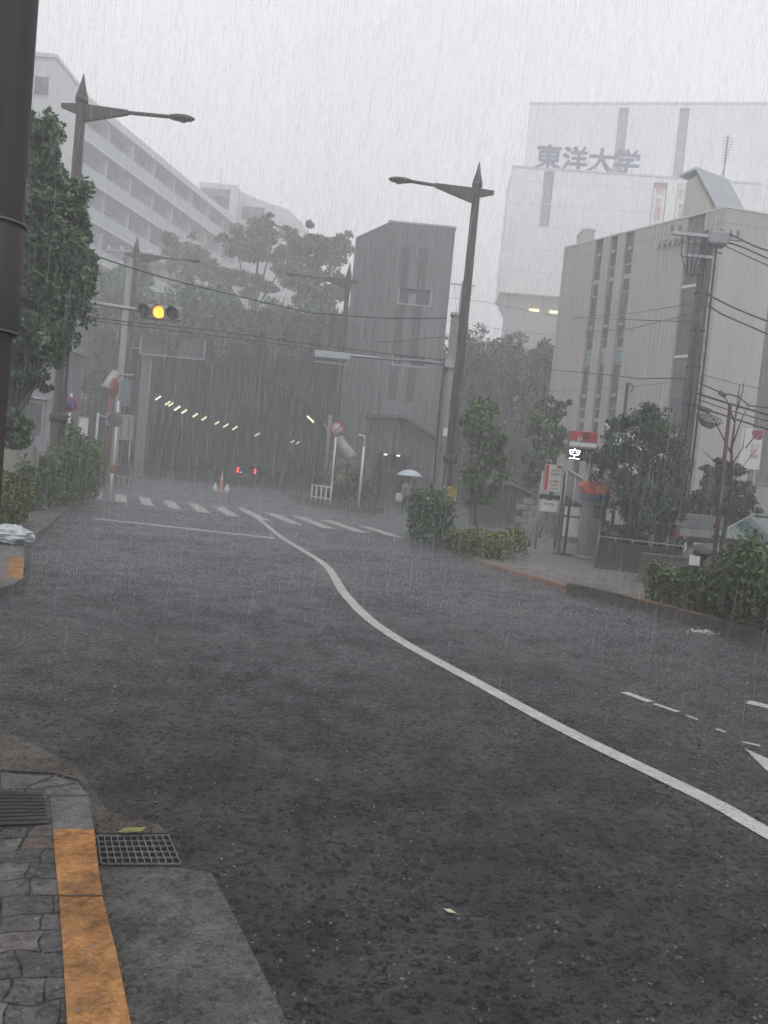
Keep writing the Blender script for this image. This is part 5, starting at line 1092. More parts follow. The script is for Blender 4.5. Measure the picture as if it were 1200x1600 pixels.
# payment machine
D = 19.; xm = P(925, 830, D)[0]; zr = P(925, 752, D)[2]; zs = P(925, 772, D)[2]; zq = P(925, 782, D)[2]
t = thing('payment_machine', 'grey parking payment machine with an orange red hexagonal roof', 'payment machine', (xm, D, .08))
mb = MB(); mb.bevbox((xm-.02, D, (.1+zq)/2), .5, .5, zq-.1, .03); mb.build('cabinet', mat('grey machine cabinet', (.2, .2, .2), .35, .1, 3, streak=True), t)
mb = MB(); mb.bevbox((xm-.0, D, (zq+zs)/2), .56, .54, zs-zq, .02); mb.build('blue_band', mat('dull blue print', (.08, .13, .2), .35, .3, 8), t)
orr = mat('orange red enamel', (.6, .12, .06), .3, .1, 2)
mb = MB(); hw = .36; n = 6
mb.extr([A(xm-.3, D-.3, zs), A(xm-.42, D-.3, (zs+zr)/2+.02), A(xm-.3, D-.3, zr), A(xm+.26, D-.3, zr), A(xm+.38, D-.3, (zs+zr)/2+.0), A(xm+.28, D-.3, zs)], A(0, .6, 0)); mb.build('roof', orr, t)
mb = MB(); mb.extr([A(xm-.1, D-.304, zs+.04), A(xm+.26, D-.304, zs+.04), A(xm+.33, D-.304, (zs+zr)/2), A(xm+.24, D-.304, zr-.03), A(xm-.08, D-.304, zr-.03)], A(0, .002, 0)); mb.build('pale_face', mat('pale orange face', (.75, .3, .22), .3), t)
mb = MB(); mb.cbox((xm+.05, D-.262, 1.25), .28, .02, .32); mb.build('screen', glass, t); mb = MB(); mb.cbox((xm+.26, D+.0, 1.05), .03, .2, .6); mb.build('side_plate', white_p, t)
mb = MB(); mb.bevbox((xm, D, .12), .62, .62, .08, .02); mb.build('plinth', conc, t)
# stair railing climbing behind
D = 24.; t = thing('stair_railing', 'grey panelled stair balustrade sloping down behind the payment machine', 'railing', (P(905, 800, D)[0], D, .08))
a = P(886, 735, D); b = P(938, 768, D); mb = MB(); mb.extr([a, b, b+A(0, 0, -.75), a+A(0, 0, -.75)], A(0, .05, 0)); mb.build('panel', mat('grey frosted panel', (.2, .2, .2), .4, .1, 2), t)
mb = MB(); mb.tube([a+A(0, -.03, .04), b+A(0, -.03, .04)], .035, 7)
for s in np.linspace(0, 1, 5): q = a+(b-a)*s; mb.tube([q+A(0, -.03, 0), A(q[0], q[1]-.03, q[2]-1.6 if q[2]-1.6 > .1 else .1)], .025, 6)
mb.build('rails', galv, t)
t = thing('outside_stairs', 'dark concrete stairs under the sloping balustrade', 'stairs', (P(905, 830, D)[0], D, .08)); mb = MB(); x0 = P(884, 800, D)[0]
for i in range(9): mb.box((x0+i*.16, D+.1, .08), (.16, 0, 0), (0, 1.1, 0), (0, 0, 2.2-i*.22))
mb.build('steps', mat('dark stair concrete', (.08, .08, .08), .5, .3, 3), t)
# dark shed with lean roof, block wall piece, chain
D = 28.; a = P(795, 757, D); b = P(829, 772, D); t = thing('shed', 'dark shed with a slanting roof behind the low hedge', 'shed', (a[0], D, .08))
mb = MB(); mb.extr([A(a[0]-1.1, D, .08), A(b[0], D, .08), A(b[0], D, b[2]), A(a[0], D, a[2]), A(a[0]-1.1, D, a[2])], A(0, 2.5, 0)); mb.build('wall', mat('dark shed boards', (.055, .055, .058), .5, .25, 3, streak=True), t)
mb = MB(); mb.extr([A(a[0]-1.2, D-.15, a[2]+.005), A(a[0], D-.15, a[2]+.005), A(b[0]+.12, D-.15, b[2]-.03), A(b[0]+.12, D-.15, b[2]+.05), A(a[0], D-.15, a[2]+.09), A(a[0]-1.2, D-.15, a[2]+.09)], A(0, 2.8, 0)); mb.build('roof', mat('wet shed roof', (.2, .2, .21), .25, .1, 3), t)
D = 25.; c = P(842, 800, D); t = thing('block_wall', 'pale weathered block wall behind the price board', 'wall', (c[0], D, .08)); mb = MB()
for r_ in range(6):
    for k in range(4): mb.bevbox((c[0]-.55+k*.42+(r_ % 2)*.2, D, .2+r_*.21), .4, .15, .19, .012)
mb.build('blocks', mat('weathered block', (.26, .25, .23), .5, .25, 6, .2, 30), t)
# dark low wall with white rail in front of the car park
D = 16.8; a = P(936, 840, D); b = P(1075, 848, D-.6); t = thing('low_wall', 'dark low wall with a thin pale top rail right of the payment machine', 'wall', (a[0], D, .08))
za = a[2]; mb = MB(); A0 = A(a[0], D, .05); dv = A(b[0]-a[0], -.6, 0); mb.box(A0, dv, A(0, .15, 0), A(0, 0, za-.12)); mb.build('wall_body', mat('dark wet wall', (.02, .02, .02), .4, .3, 3, streak=True), t)
mb = MB(); mb.tube([A0+A(0, .07, za-.02), A0+dv+A(0, .07, za-.04)], .012, 6)
for s in np.linspace(0, 1, 6): q = A0+dv*s+A(0, .07, za-.12); mb.tube([q-A(0,0,.05), q+A(0, 0, .09)], .01, 5)
mb.build('top_rail', sig_grey, t)
D = 14.6; a = P(1008, 868, D); b = P(1083, 872, D); t = thing('low_wall', 'dull pink brown concrete block wall behind the kerbside hedge', 'wall', (a[0], D, .08)); mb = MB(); mb.box((a[0], D, .05), (b[0]-a[0], 0, 0), (0, .3, 0), (0, 0, a[2]-.05)); mb.build('block', mat('pinkish concrete', (.11, .095, .09), .6, .2, 3), t); mb = MB(); mb.box((a[0]-.02, D-.02, a[2]+.002), (b[0]-a[0]+.04, 0, 0), (0, .34, 0), (0, 0, .03)); mb.build('coping', conc_dark, t)
D = 24.; a = P(1176, 757, D); t = thing('low_wall', 'beige rendered wall at the right edge behind the car', 'wall', (a[0], D, .08)); mb = MB(); mb.box((a[0], D, .05), (6, 0, 0), (0, .25, 0), (0, 0, a[2]-.05)); mb.build('wall_body', mat('warm beige render', (.3, .28, .25), .5, .1, 2, streak=True), t); mb = MB(); mb.box((a[0]-.03, D-.03, a[2]+.002), (6, 0, 0), (0, .31, 0), (0, 0, .06)); mb.build('coping', conc, t)
# poster on posts
D = 22.; p4 = [P(1160, 670, D), P(1192, 669, D), P(1186, 733, D), P(1153, 733, D)]; c = sum(p4)/4; t = thing('advert_board', 'white advertising board with a purple corner disc and pink lettering', 'sign', (c[0], D, .08))
w = .6; h = p4[0][2]-p4[3][2]; mb = MB(); mb.cbox((c[0], D, c[2]), w, .04, h); mb.build('board', mat('white advert panel', (.6, .6, .58), .35, .04, 2), t)
pk = mat('pink ink', (.4, .07, .12), .4); pu = mat('purple ink', (.25, .03, .1), .4)
mb = MB(); r_ = .19; pp = [A(c[0]+w/2-.01, D-.023, c[2]+h/2-.01)]; pp += [A(max(c[0]-w/2, c[0]+w/2-.13+r_*math.cos(a_)) if c[0]+w/2-.13+r_*math.cos(a_) < c[0]+w/2-.01 else c[0]+w/2-.01, D-.023, min(c[2]+h/2-.01, c[2]+h/2-.12+r_*math.sin(a_))) for a_ in np.linspace(math.pi*.85, math.pi*1.75, 12)]
mb.extr(pp, A(0, -.003, 0)); mb.build('purple_disc', pu, t); mb = MB(); mb.extr([A(c[0]+.02, D-.022, c[2]+h/2-.02), A(c[0]+.07, D-.022, c[2]+h/2-.02), A(c[0]+.12, D-.022, c[2]+h/2-.3), A(c[0]+.09, D-.022, c[2]+h/2-.33)], A(0, -.0015, 0)); mb.build('yellow_flash', mat('yellow ink', (.6, .45, .08), .4), t)
text('ばっか\nばか！\n館商科', pk, t, A(c[0]+.11, D-.022, c[2]-.05), (1, 0, 0), UPZ, .26, .44, .003); text('中村医\n眼科', white_p, t, A(c[0]+w/2-.12, D-.028, c[2]+h/2-.13), (1, 0, 0), UPZ, .14, .12, .003) if False else None
mb = MB()
for s in (-.2, .22): mb = MB(); mb.tube([(c[0]+s, D+.05, .08), (c[0]+s, D+.05, c[2]+h/2)], .03, 7); mb.build('post', galv, t)
# stakes and bare sapling
D = 12.5; a = P(1141, 632, D); b = P(1110, 925, D); t = thing('tree_stake', 'tall slim red brown stake leaning beside the bare sapling', 'stake', (b[0], D, .1)); mb = MB(); mb.tube([A(b[0], D, .1), A(a[0], D, a[2])], [.04, .03], 8); mb.build('pole', mat('red brown stake', (.07, .028, .022), .4, .3, 6, streak=True), t)
D = 12.7; b = P(1122, 925, D); k1 = P(1143, 770, D); k2 = P(1143, 700, D); k3 = P(1156, 600, D); t = thing('bare_sapling', 'thin leafless sapling with fine twigs beside the red brown stake', 'tree', (b[0], D, .1))
mb = MB(); mb.tube([A(b[0], D, .1), P(1128, 850, D), k1, k2, k3], [.05, .04, .028, .022, .006], 8)
mb.build('trunk', bark, t); mb = MB()
for (p, q, r_) in (((1143, 710), (1120, 655), (1105, 640)), ((1143, 700), (1165, 650), (1180, 625)), ((1141, 730), (1165, 700), (1172, 665)), ((1139, 770), (1160, 735), (1190, 700)), ((1148, 660), (1140, 625), (1130, 605)), ((1152, 640), (1165, 610), (1170, 590)), ((1143, 750), (1120, 720), (1100, 700)), ((1135, 800), (1150, 770), (1165, 760)), ((1165, 700), (1185, 680), (1200, 670))):
    mb.tube([P(*p, D), P(*q, D)+A(0, .1, 0), P(*r_, D)+A(0, .15, 0)], [.013, .009, .003], 5)
mb.build('twigs', bark, t)
mb = MB(); q = P(1133, 724, D-.05); mb.tube([q-A(.12, 0, 0), q+A(.1, 0, 0)], .02, 6); mb.build('tie', black, t)
# ================================================================== VEHICLES on the right
rear_car(P(1066, 850, 19.5)[0]+.45, 19.5, .0, 'dark parked car with dull red tail lamp glimpsed above the dark low wall', False)
def silver_car(front, head, label):
    """front: world position of nose centre on the ground; head: heading angle"""
    t = thing('parked_car', label, 'car', (0, 0, 0)); sil = mat('silver car paint', (.14, .15, .155), .28, .05, 3, metal=.5, coat=1.)
    def loft(st, name, m, par=t):
        vs = []; fs = []; n = 14
        for x, hw, zb_, zt2 in st:
            for k in range(n):
                a = 2*math.pi*k/n+math.pi/n; ca, sa = math.cos(a), math.sin(a); q = 3.6
                rr = (abs(ca)**q+abs(sa)**q)**(-1/q); vs.append((x, hw*ca*rr, (zb_+zt2)/2+(zt2-zb_)/2*sa*rr))
        for i in range(len(st)-1):
            for k in range(n): j = (k+1) % n; fs.append((i*n+k, i*n+j, (i+1)*n+j, (i+1)*n+k))
        fs += [tuple(range(n)), tuple(range((len(st)-1)*n, len(st)*n))]; mb = MB(); mb.add(vs, fs, True); return fixn(mb.build(name, m, par))
    loft([(0, .45, .35, .62), (-.08, .68, .25, .74), (-.35, .8, .22, .82), (-1.1, .84, .2, .95), (-1.5, .85, .2, .98), (-3.3, .85, .2, 1.0), (-3.9, .82, .25, .98), (-4.1, .7, .35, .85)], 'body', sil)
    # greenhouse: windscreen, side glass, roof
    wg = mat('wet green glass', (.05, .085, .08), .06, .2, 2, spec=.8)
    bl = [A(-1.0, .76, .96), A(-1.0, -.76, .96)]; tl_ = [A(-1.95, .6, 1.5), A(-1.95, -.6, 1.5)]; tr = [A(-3.35, .6, 1.5), A(-3.35, -.6, 1.5)]; br = [A(-4.0, .72, .98), A(-4.0, -.72, .98)]
    mb = MB(); mb.extr([bl[0], bl[1], tl_[1], tl_[0]], A(.012, 0, .012)); mb.build('windscreen', wg, t)
    mb = MB(); mb.extr([br[0], br[1], tr[1], tr[0]], A(-.012, 0, .012)); mb.build('rear_window', wg, t)
    for s in (0, 1):
        mb = MB(); e = A(0, (.012 if s == 0 else -.012), 0); mb.extr([bl[s]+A(-.12, 0, 0), A(-2.35, bl[s][1]*.98, .97), A(-2.35, tl_[s][1], 1.46), tl_[s]+A(-.05, 0, -.04)], e); mb.extr([A(-2.45, bl[s][1]*.98, .97), A(-3.6, bl[s][1]*.98, .98), A(-3.3, tl_[s][1], 1.46), A(-2.45, tl_[s][1], 1.46)], e); mb.build('side_window', wg, t)
        for p, q in ((bl[s], tl_[s]), (A(-2.4, bl[s][1], .97), A(-2.4, tl_[s][1], 1.49)), (br[s], tr[s])): mb = MB(); mb.tube([p, q], .035, 6); mb.build('pillar', sil, t)
        q = bl[s]; mb = MB(); mb.bevbox((q[0]-.35, q[1]*1.2, 1.0), .13, .16, .13, .03); mb.build('wing_mirror', sil, t)
        mb = MB(); mb.extr([A(-.02, q[1]*.6, .58), A(-.3, q[1]*1.06, .62), A(-.38, q[1]*1.06, .78), A(-.08, q[1]*.62, .7)], A(0, q[1]*.04, .02)); mb.build('headlight', mat('headlight glass', (.5, .53, .55), .1), t)
    loft([(-1.85, .55, 1.46, 1.5), (-2.0, .62, 1.45, 1.54), (-2.7, .64, 1.46, 1.56), (-3.3, .62, 1.45, 1.53), (-3.45, .55, 1.44, 1.49)], 'roof', sil)
    mb = MB(); mb.tube([A(-1.02, .3, .98), A(-1.3, -.25, 1.14)], .012, 5); mb.tube([A(-1.02, -.2, .98), A(-1.3, -.65, 1.14)], .012, 5); mb.build('wiper', black, t)
    for x in (-.85, -3.3):
        for s in (-1, 1):
            mb = MB(); mb.lathe([(0, -.1), (.28, -.1), (.3, -.07), (.3, .07), (.28, .1), (0, .1)], (x, s*.76, .3), 22, 'y'); w_ = fixn(mb.build('wheel', black, t)); mb = MB(); mb.lathe([(0, s*.11), (.17, s*.105), (.19, s*.09), (0, s*.09)], (x, s*.76, .3), 14, 'y'); fixn(mb.build('rim', alu, w_))
    t.location = tuple(front); t.rotation_euler = (0, 0, head); return t
f = P(1090, 850, 15.2); silver_car((f[0], 15.0, .08), math.radians(180+22), 'silver car with a wet green windscreen parked at the right edge behind the hedge')
def scooter(loc, head, label):
    t = thing('motor_scooter', label, 'scooter', (0, 0, 0)); bk_ = mat('black scooter plastic', (.025, .022, .022), .3, coat=.6)
    for x in (0, 1.2):
        mb = MB(); mb.lathe([(.15, -.04), (.22, -.05), (.25, -.03), (.25, .03), (.22, .05), (.15, .04)], (x, 0, .25), 22, 'y'); w_ = fixn(mb.build('wheel', black, t)); mb = MB(); mb.lathe([(0, -.04), (.15, -.035), (.15, .035), (0, .04)], (x, 0, .25), 12, 'y'); fixn(mb.build('rim', alu, w_))
    mb = MB(); mb.extr([A(x, -.13, z) for x, z in ((-.28, .42), (-.3, .62), (-.1, .72), (.3, .72), (.48, .38), (.85, .3), (.95, .3), (.95, .22), (.45, .24), (.2, .3))], A(0, .26, 0)); mb.build('body', bk_, t)
    mb = MB(); mb.bevbox((.05, 0, .76), .62, .26, .09, .035); mb.build('seat', black, t)
    mb = MB(); mb.extr([A(.93, -.18, .28), A(1.0, -.2, .85), A(1.06, -.12, .95), A(1.1, -.12, .9), A(1.04, -.2, .28)], A(0, .36, 0)); mb.build('front_shield', bk_, t)
    mb = MB(); mb.tube([A(1.02, 0, .85), A(.98, 0, 1.02)], .03, 8); mb.tube([A(.92, -.33, 1.05), A(.98, -.15, 1.02), A(.98, .15, 1.02), A(.92, .33, 1.05)], .018, 8); mb.tube([A(1.2, .06, .25), A(1.05, .06, .7)], .025, 6); mb.build('handlebar', bk_, t)
    mb = MB(); mb.lathe([(0, -.05), (.06, -.05), (.1, .02), (.08, .05), (0, .06)], (1.1, 0, .8), 14, 'x'); fixn(mb.build('headlight', mat('headlight glass', (.5, .53, .55), .1), t))
    mb = MB(); mb.cbox((-.34, 0, .62), .015, .19, .17); mb.build('licence_plate', white_p, t)
    for s in (-1, 1):
        mb = MB(); mb.tube([A(.95, s*.3, 1.06), A(.94, s*.36, 1.2)], .008, 5); mb.lathe([(0, -.01), (.05, -.01), (.05, .01), (0, .01)], (.93, s*.38, 1.23), 12, 'x'); mb.build('mirror', black, t)
    t.location = loc; t.rotation_euler = (0, 0, head); return t
q = P(1092, 880, 13.6); scooter((q[0]+.1, 13.6, .08), math.radians(38), 'dark motor scooter with a pale plate parked behind the hedge left of the silver car')

# ================================================================== PERSON WITH UMBRELLA
def skin(name, ch, m, parent, sub=1):
    """ch: list of chains [(x,y,z,r),...]; chains starting with an int index join that vertex"""
    v = []; r_ = []; e = []
    for c in ch:
        prev = None
        for p in c:
            if isinstance(p, int): prev = p; continue
            v.append(p[:3]); r_.append(p[3]); i = len(v)-1
            if prev is not None: e.append((prev, i))
            prev = i
    me = bpy.data.meshes.new(name); me.from_pydata(v, e, []); o = bpy.data.objects.new(name, me); COL.objects.link(o)
    md = o.modifiers.new('skin', 'SKIN'); md.use_smooth_shade = True
    for i, k in enumerate(me.skin_vertices[0].data): k.radius = (r_[i], r_[i]); k.use_root = (i == 0)
    s_ = o.modifiers.new('sub', 'SUBSURF'); s_.levels = sub; s_.render_levels = sub
    me.materials.append(m); o.parent = parent; return o
def person(loc, rz):
    t = thing('person', 'person in pale shirt and dark trousers under a light umbrella', 'person', (0, 0, 0))
    sk = mat('skin', (.35, .22, .16), .5); shirt = mat('pale grey shirt', (.42, .43, .44), .6); tr = mat('dark trousers', (.03, .03, .035), .6)
    # body: facing -y, walking; pelvis root
    B = [[(0, 0, .88, .13), (0, .01, 1.02, .12), (0, 0, 1.18, .14), (0, 0, 1.3, .12), (0, -.01, 1.38, .055), (0, -.02, 1.44, .055), (0, -.035, 1.52, .085), (0, -.035, 1.6, .08)],
         [0, (.09, 0, .82, .09), (.1, -.1, .46, .062), (.1, -.06, .08, .04), (.1, -.2, .035, .035)], [0, (-.09, 0, .82, .09), (-.1, .06, .46, .062), (-.1, .2, .09, .04), (-.1, .08, .035, .035)],
         [3, (.16, 0, 1.3, .06), (.23, -.02, 1.06, .045), (.14, -.24, 1.1, .034), (.1, -.28, 1.14, .03)], [3, (-.16, 0, 1.3, .06), (-.24, .02, 1.05, .045), (-.25, -.08, .83, .033), (-.25, -.1, .76, .03)]]
    skin('body', B, sk, t, 2)
    skin('shirt', [[(0, 0, .9, .15), (0, .01, 1.02, .145), (0, 0, 1.18, .165), (0, 0, 1.3, .14), (0, 0, 1.36, .08)], [3, (.17, 0, 1.29, .075), (.225, -.01, 1.12, .062)], [3, (-.17, 0, 1.29, .075), (-.235, .01, 1.12, .062)]], shirt, t, 2)
    skin('trousers', [[(0, 0, .92, .145), (0, 0, .86, .14)], [1, (.09, 0, .8, .105), (.1, -.1, .46, .078), (.1, -.065, .12, .06)], [1, (-.09, 0, .8, .105), (-.1, .06, .46, .078), (-.1, .19, .13, .06)]], tr, t, 2)
    mb = MB(); vs = []; n = 14
    for i in range(6):
        a = i/6*math.pi*.58
        for k in range(n): b = 2*math.pi*k/n; vs.append((.093*math.sin(a+.02)*math.cos(b), -.03+.1*math.sin(a+.02)*math.sin(b)+.012, 1.575+.1*math.cos(a)))
    mb.add(vs, [(i*n+k, (i+1)*n+k, (i+1)*n+(k+1) % n, i*n+(k+1) % n) for i in range(5) for k in range(n)]+[tuple(range(n))], True); fixn(mb.build('hair', mat('black hair', (.015, .012, .01), .5), t))
    for s, hx, hy, hz, up_ in ((1, .1, -.29, 1.15, 1), (-1, -.25, -.105, .75, 0)):   # hands with five curled fingers
        ch = [[(hx, hy, hz, .026), (hx-.0, hy-.03, hz+(.03 if up_ else -.04), .026)]]
        for k in range(4):
            o_ = (k-1.5)*.018; 
            if up_: ch.append([1, (hx-.02, hy-.055, hz+.03+o_, .009), (hx-.05, hy-.05, hz+.03+o_, .008), (hx-.05, hy-.02, hz+.03+o_, .007)])
            else: ch.append([1, (hx, hy-.03+o_, hz-.075, .009), (hx+.02, hy-.03+o_, hz-.1, .008), (hx+.03, hy-.03+o_, hz-.085, .007)])
        ch.append([0, (hx-s*.03, hy-.03, hz, .01), (hx-s*.04, hy-.055, hz+.01, .008)])
        skin('hand', ch, sk, t, 1)
    mb = MB(); mb.tube([(.025, -.115, 1.545), (.033, -.118, 1.546)], .007, 6); mb.tube([(-.025, -.115, 1.545), (-.033, -.118, 1.546)], .007, 6); mb.tube([(0, -.115, 1.54), (0, -.135, 1.51), (0, -.115, 1.5)], [.005, .012, .005], 6); mb.tube([(-.022, -.112, 1.475), (.022, -.112, 1.475)], .005, 5); mb.build('face', mat('face detail', (.2, .1, .08), .5), t)
    for s in (-1, 1):
        mb = MB(); mb.bevbox((s*.1, (-.12 if s > 0 else .14), .04), .09, .25, .08, .03); mb.build('shoe', black, t)
    t.location = loc; t.rotation_euler = (0, 0, rz)
    return t
pl = Z(633, 804, .0); pt_ = person((pl[0], pl[1], .01), .4)
q = A(pl[0]+.02, pl[1]-.25, 0); um = thing('umbrella', 'light blue grey umbrella held open over the person', 'umbrella', (q[0], q[1], 1.2))
mb = MB(); n = 32; rings = []
for i in range(8):
    a = i/7; rr = .56*math.sin(a*1.15)/math.sin(1.15); zz = 1.98-.27*(1-math.cos(a*1.35))/(1-math.cos(1.35))
    rings.append([(q[0]+(rr*(1-(.05*a*(1-abs(math.cos(4*2*math.pi*k/n)))))+.001)*math.cos(2*math.pi*k/n), q[1]+(rr*(1-(.05*a*(1-abs(math.cos(4*2*math.pi*k/n)))))+.001)*math.sin(2*math.pi*k/n), zz) for k in range(n)])
vs = sum(rings, []); vs2 = [(x, y, z-.006) for x, y, z in vs]; fs = [(i*n+k, (i+1)*n+k, (i+1)*n+(k+1) % n, i*n+(k+1) % n) for i in range(7) for k in range(n)]
m8 = 8*n; mb.add(vs+vs2, fs+[tuple(m8+j for j in reversed(f_)) for f_ in fs]+[(7*n+k, m8+7*n+k, m8+7*n+(k+1) % n, 7*n+(k+1) % n) for k in range(n)], True); fixn(mb.build('canopy', mat('pale blue grey canopy', (.5, .56, .6), .4, .06, 3), um))
mb = MB(); mb.tube([A(q[0], q[1], 1.05), A(q[0], q[1], 2.04)], .009, 6); mb.tube([A(q[0], q[1], 1.06), A(q[0], q[1]-.03, 1.0), A(q[0], q[1]-.07, 1.04)], .014, 6); mb.build('shaft', cable_m, um)
mb = MB()
for k in range(8):
    a = 2*math.pi*k/8; mb.tube([A(q[0], q[1], 1.95), A(q[0]+.3*math.cos(a), q[1]+.3*math.sin(a), 1.88), A(q[0]+.55*math.cos(a), q[1]+.55*math.sin(a), 1.7)], .004, 4)
mb.build('ribs', cable_m, um)
bg_ = A(pl[0]-.35, pl[1]-.12, .0); t = thing('shopping_bag', 'white shopping bag hanging from the hand of the person with the umbrella', 'bag', (bg_[0], bg_[1], .5))
mb = MB(); mb.bevbox(bg_+A(0, 0, .72), .3, .16, .36, .05, .3); mb.build('bag_body', mat('white plastic bag', (.65, .66, .66), .4), t); mb = MB(); mb.tube([bg_+A(-.06, 0, .88), bg_+A(.06, 0, 1.0), bg_+A(.1, 0, .88)], .008, 5); mb.build('bag_handle', MATS['white plastic bag'], t)
# white rubbish bag on the left kerb
c = Z(14, 850, .13); c = A(c[0]-.05, c[1]+.1, .13); mb = MB(); vs = []; n = 28; m_ = 16; r3 = np.random.default_rng(3); ph = r3.uniform(0, 6, 12)
for i in range(m_+1):
    a = math.pi*i/m_
    for k in range(n):
        b = 2*math.pi*k/n; d = A(math.sin(a)*math.cos(b), math.sin(a)*math.sin(b), math.cos(a)); f_ = 1+.1*math.sin(5*b+ph[0]+3*a)+.07*math.sin(9*b-4*a+ph[1])+.06*math.sin(13*a+ph[2]+2*b)+.04*math.sin(17*b+ph[3]+7*a)
        vs.append(c+A(d[0]*.34*f_, d[1]*.22*f_, .13+max(-.128, d[2]*.14*f_)))
mb.add(vs, [(i*n+k, (i+1)*n+k, (i+1)*n+(k+1) % n, i*n+(k+1) % n) for i in range(m_) for k in range(n)], False); o = fixn(mb.build('rubbish_bag', mat('crumpled white plastic', (.45, .48, .5), .25, .25, 9, .4, 22), None, c)); tag(o, 'crumpled white plastic bag lying on the left kerb', 'rubbish bag')

# ================================================================== UTILITY POLE AND CABLES, right
D = 21.; b = P(1072, 700, D); tp = P(1103, 362, D); px_ = (b[0]+tp[0])/2-.05; px_ = P(1085, 560, D)[0]
t = thing('utility_pole', 'tall dark utility pole with a crossarm and transformer before the beige building', 'utility pole', (px_, D, .08))
mb = MB(); mb.lathe([(.2, 0), (.19, 2), (.165, tp[2]-.2), (.16, tp[2]-.08), (0, tp[2]-.08)], (px_, D, .08), 14); mb.build('pole', mat('dark wet concrete pole', (.045, .044, .043), .45, .3, 4, .2, 50, streak=True), t)
z1 = P(1090, 372, D)[2]; mb = MB(); mb.cbox((px_-.1, D-.22, z1), 1.9, .09, .09, -.0); mb.cbox((px_-.35, D-.22, P(1075, 403, D)[2]), .9, .07, .07); mb.cbox((px_, D+.1, z1-.18), 1.3, .08, .08, .5); mb.build('crossarm', galv, t)
mb = MB()
for dx in (-.95, -.75, -.5, -.25, .1, .35, .6, .8): mb.lathe([(.03, 0), (.055, .03), (.03, .06), (.055, .09), (.03, .12), (.05, .15), (0, .19)], (px_-.1+dx, D-.22, z1+.045), 8)
mb.build('insulators', mat('grey porcelain', (.2, .2, .2), .3), t)
c = P(1117, 374, D); mb = MB(); mb.bevbox((c[0]-.0, D-.1, c[2]-.03), .55, .4, .36, .05); mb.lathe([(.03, .18), (.05, .22), (.03, .26), (.05, .3), (0, .34)], (c[0]+.1, D-.1, c[2]-.03), 8); mb.build('transformer', mat('grey transformer', (.24, .24, .27), .4, .1, 4), t)
mb = MB()
rr = np.random.default_rng(5)
for k in range(5): # hanging loops at the head
    a0_ = A(px_-.75+.16*k, D-.25, z1); zlow = P(1070, 436, D)[2]; mb.tube([a0_, a0_+A(-.02, -.02, -.5), A(px_-.55+.04*k, D-.25, zlow), A(px_-.3, D-.22, zlow+.1), A(px_-.18, D-.12, zlow+.12)], .014, 5)
for k in range(14): # fittings down the pole
    z = z1-.5-k*.33; mb.lathe([(.17, 0), (.2, .01), (.2, .06), (.17, .07)], (px_, D, z), 10) if k % 3 == 0 else mb.tube([(px_+.16, D-.1, z), (px_+.27, D-.12, z+.02), (px_+.16, D-.1, z+.12)], .012, 4)
mb.tube([(px_+.2, D-.12, z1-.2), (px_+.23, D-.12, z1-3), (px_+.21, D-.12, .3)], .03, 6); mb.tube([(px_-.1, D-.2, z1-.2), (px_-.06, D-.21, 3.)], .025, 6); mb.build('loose_cabling', cable_m, t)
def cable(label, pts, r, sag=.0, group='cables strung between the poles', D0=None):
    """pts: (px, py, D) in the photo; smooth sagging wire"""
    w = [P(*p) for p in pts]; out = []
    n = 8
    for i in range(len(w)-1):
        for k in range(n): s = k/n; out.append(w[i]*(1-s)+w[i+1]*s-A(0, 0, sag*4*s*(1-s)*np.linalg.norm(w[i+1]-w[i])))
    out.append(w[-1]); mb = MB(); mb.tube(out, r, 5); o = mb.build('cable', cable_m, None, out[0]); return tag(o, label, 'cable', group)
D = 21.
cable('topmost dark cable running right from the head of the utility pole', [(1128, 360, 21), (1180, 385, 20), (1260, 412, 19)], .022)
cable('second dark cable running right below the transformer', [(1130, 376, 21), (1165, 388, 20.5), (1260, 432, 19)], .02)
cable('third thin cable running right below the transformer', [(1132, 384, 21), (1200, 415, 20), (1260, 440, 19)], .014)
cable('thick cable from the middle of the utility pole down to the right edge', [(1096, 455, 21), (1150, 482, 20.3), (1200, 502, 19.5), (1260, 520, 19)], .022, .01)
cable('thick lower cable from the middle of the utility pole to the right edge', [(1104, 476, 21), (1128, 491, 20.5), (1195, 520, 19.5), (1260, 545, 19)], .022)
cable('sagging cable with a splice box from the lower utility pole to the right', [(1088, 596, 21), (1125, 613, 20.5), (1155, 620, 20), (1170, 634, 19.7), (1200, 637, 19.4), (1260, 640, 19)], .02)
cable('upper of two grey cables above the coiled splice', [(1084, 613, 21), (1140, 631, 20.3), (1260, 665, 19)], .03)
cable('lower of two grey cables above the coiled splice', [(1084, 622, 21), (1140, 641, 20.3), (1260, 676, 19)], .016)
cable('dark cable leaving the coiled splice towards the right edge', [(1082, 630, 21), (1110, 642, 20.7), (1150, 655, 20.2), (1260, 690, 19)], .024)
cable('thin pale cable crossing the beige wall to the right', [(1088, 583, 21), (1160, 602, 22), (1260, 620, 23)], .01)
cable('long thin cable crossing the beige wall below the third window row', [(863, 578, 34), (965, 587, 28), (1000, 592, 25), (1020, 591, 23), (1085, 592, 21)], .02)
cable('long cable sagging across the beige wall at mid height', [(700, 500, 60), (800, 518, 50), (869, 523, 42), (985, 514, 30), (1080, 490, 21)], .014, .0)
cable('thin cable crossing the sky from the tower to the beige wall', [(690, 464, 60), (760, 472, 50), (870, 495, 42), (1080, 503, 21)], .016)
cable('faint cable rising across the beige wall to the utility pole', [(869, 498, 40), (985, 490, 30), (1085, 474, 21)], .012)
cable('faint low cable across the beige wall', [(690, 566, 30), (860, 612, 34), (985, 604, 28), (1085, 594, 21)], .01)
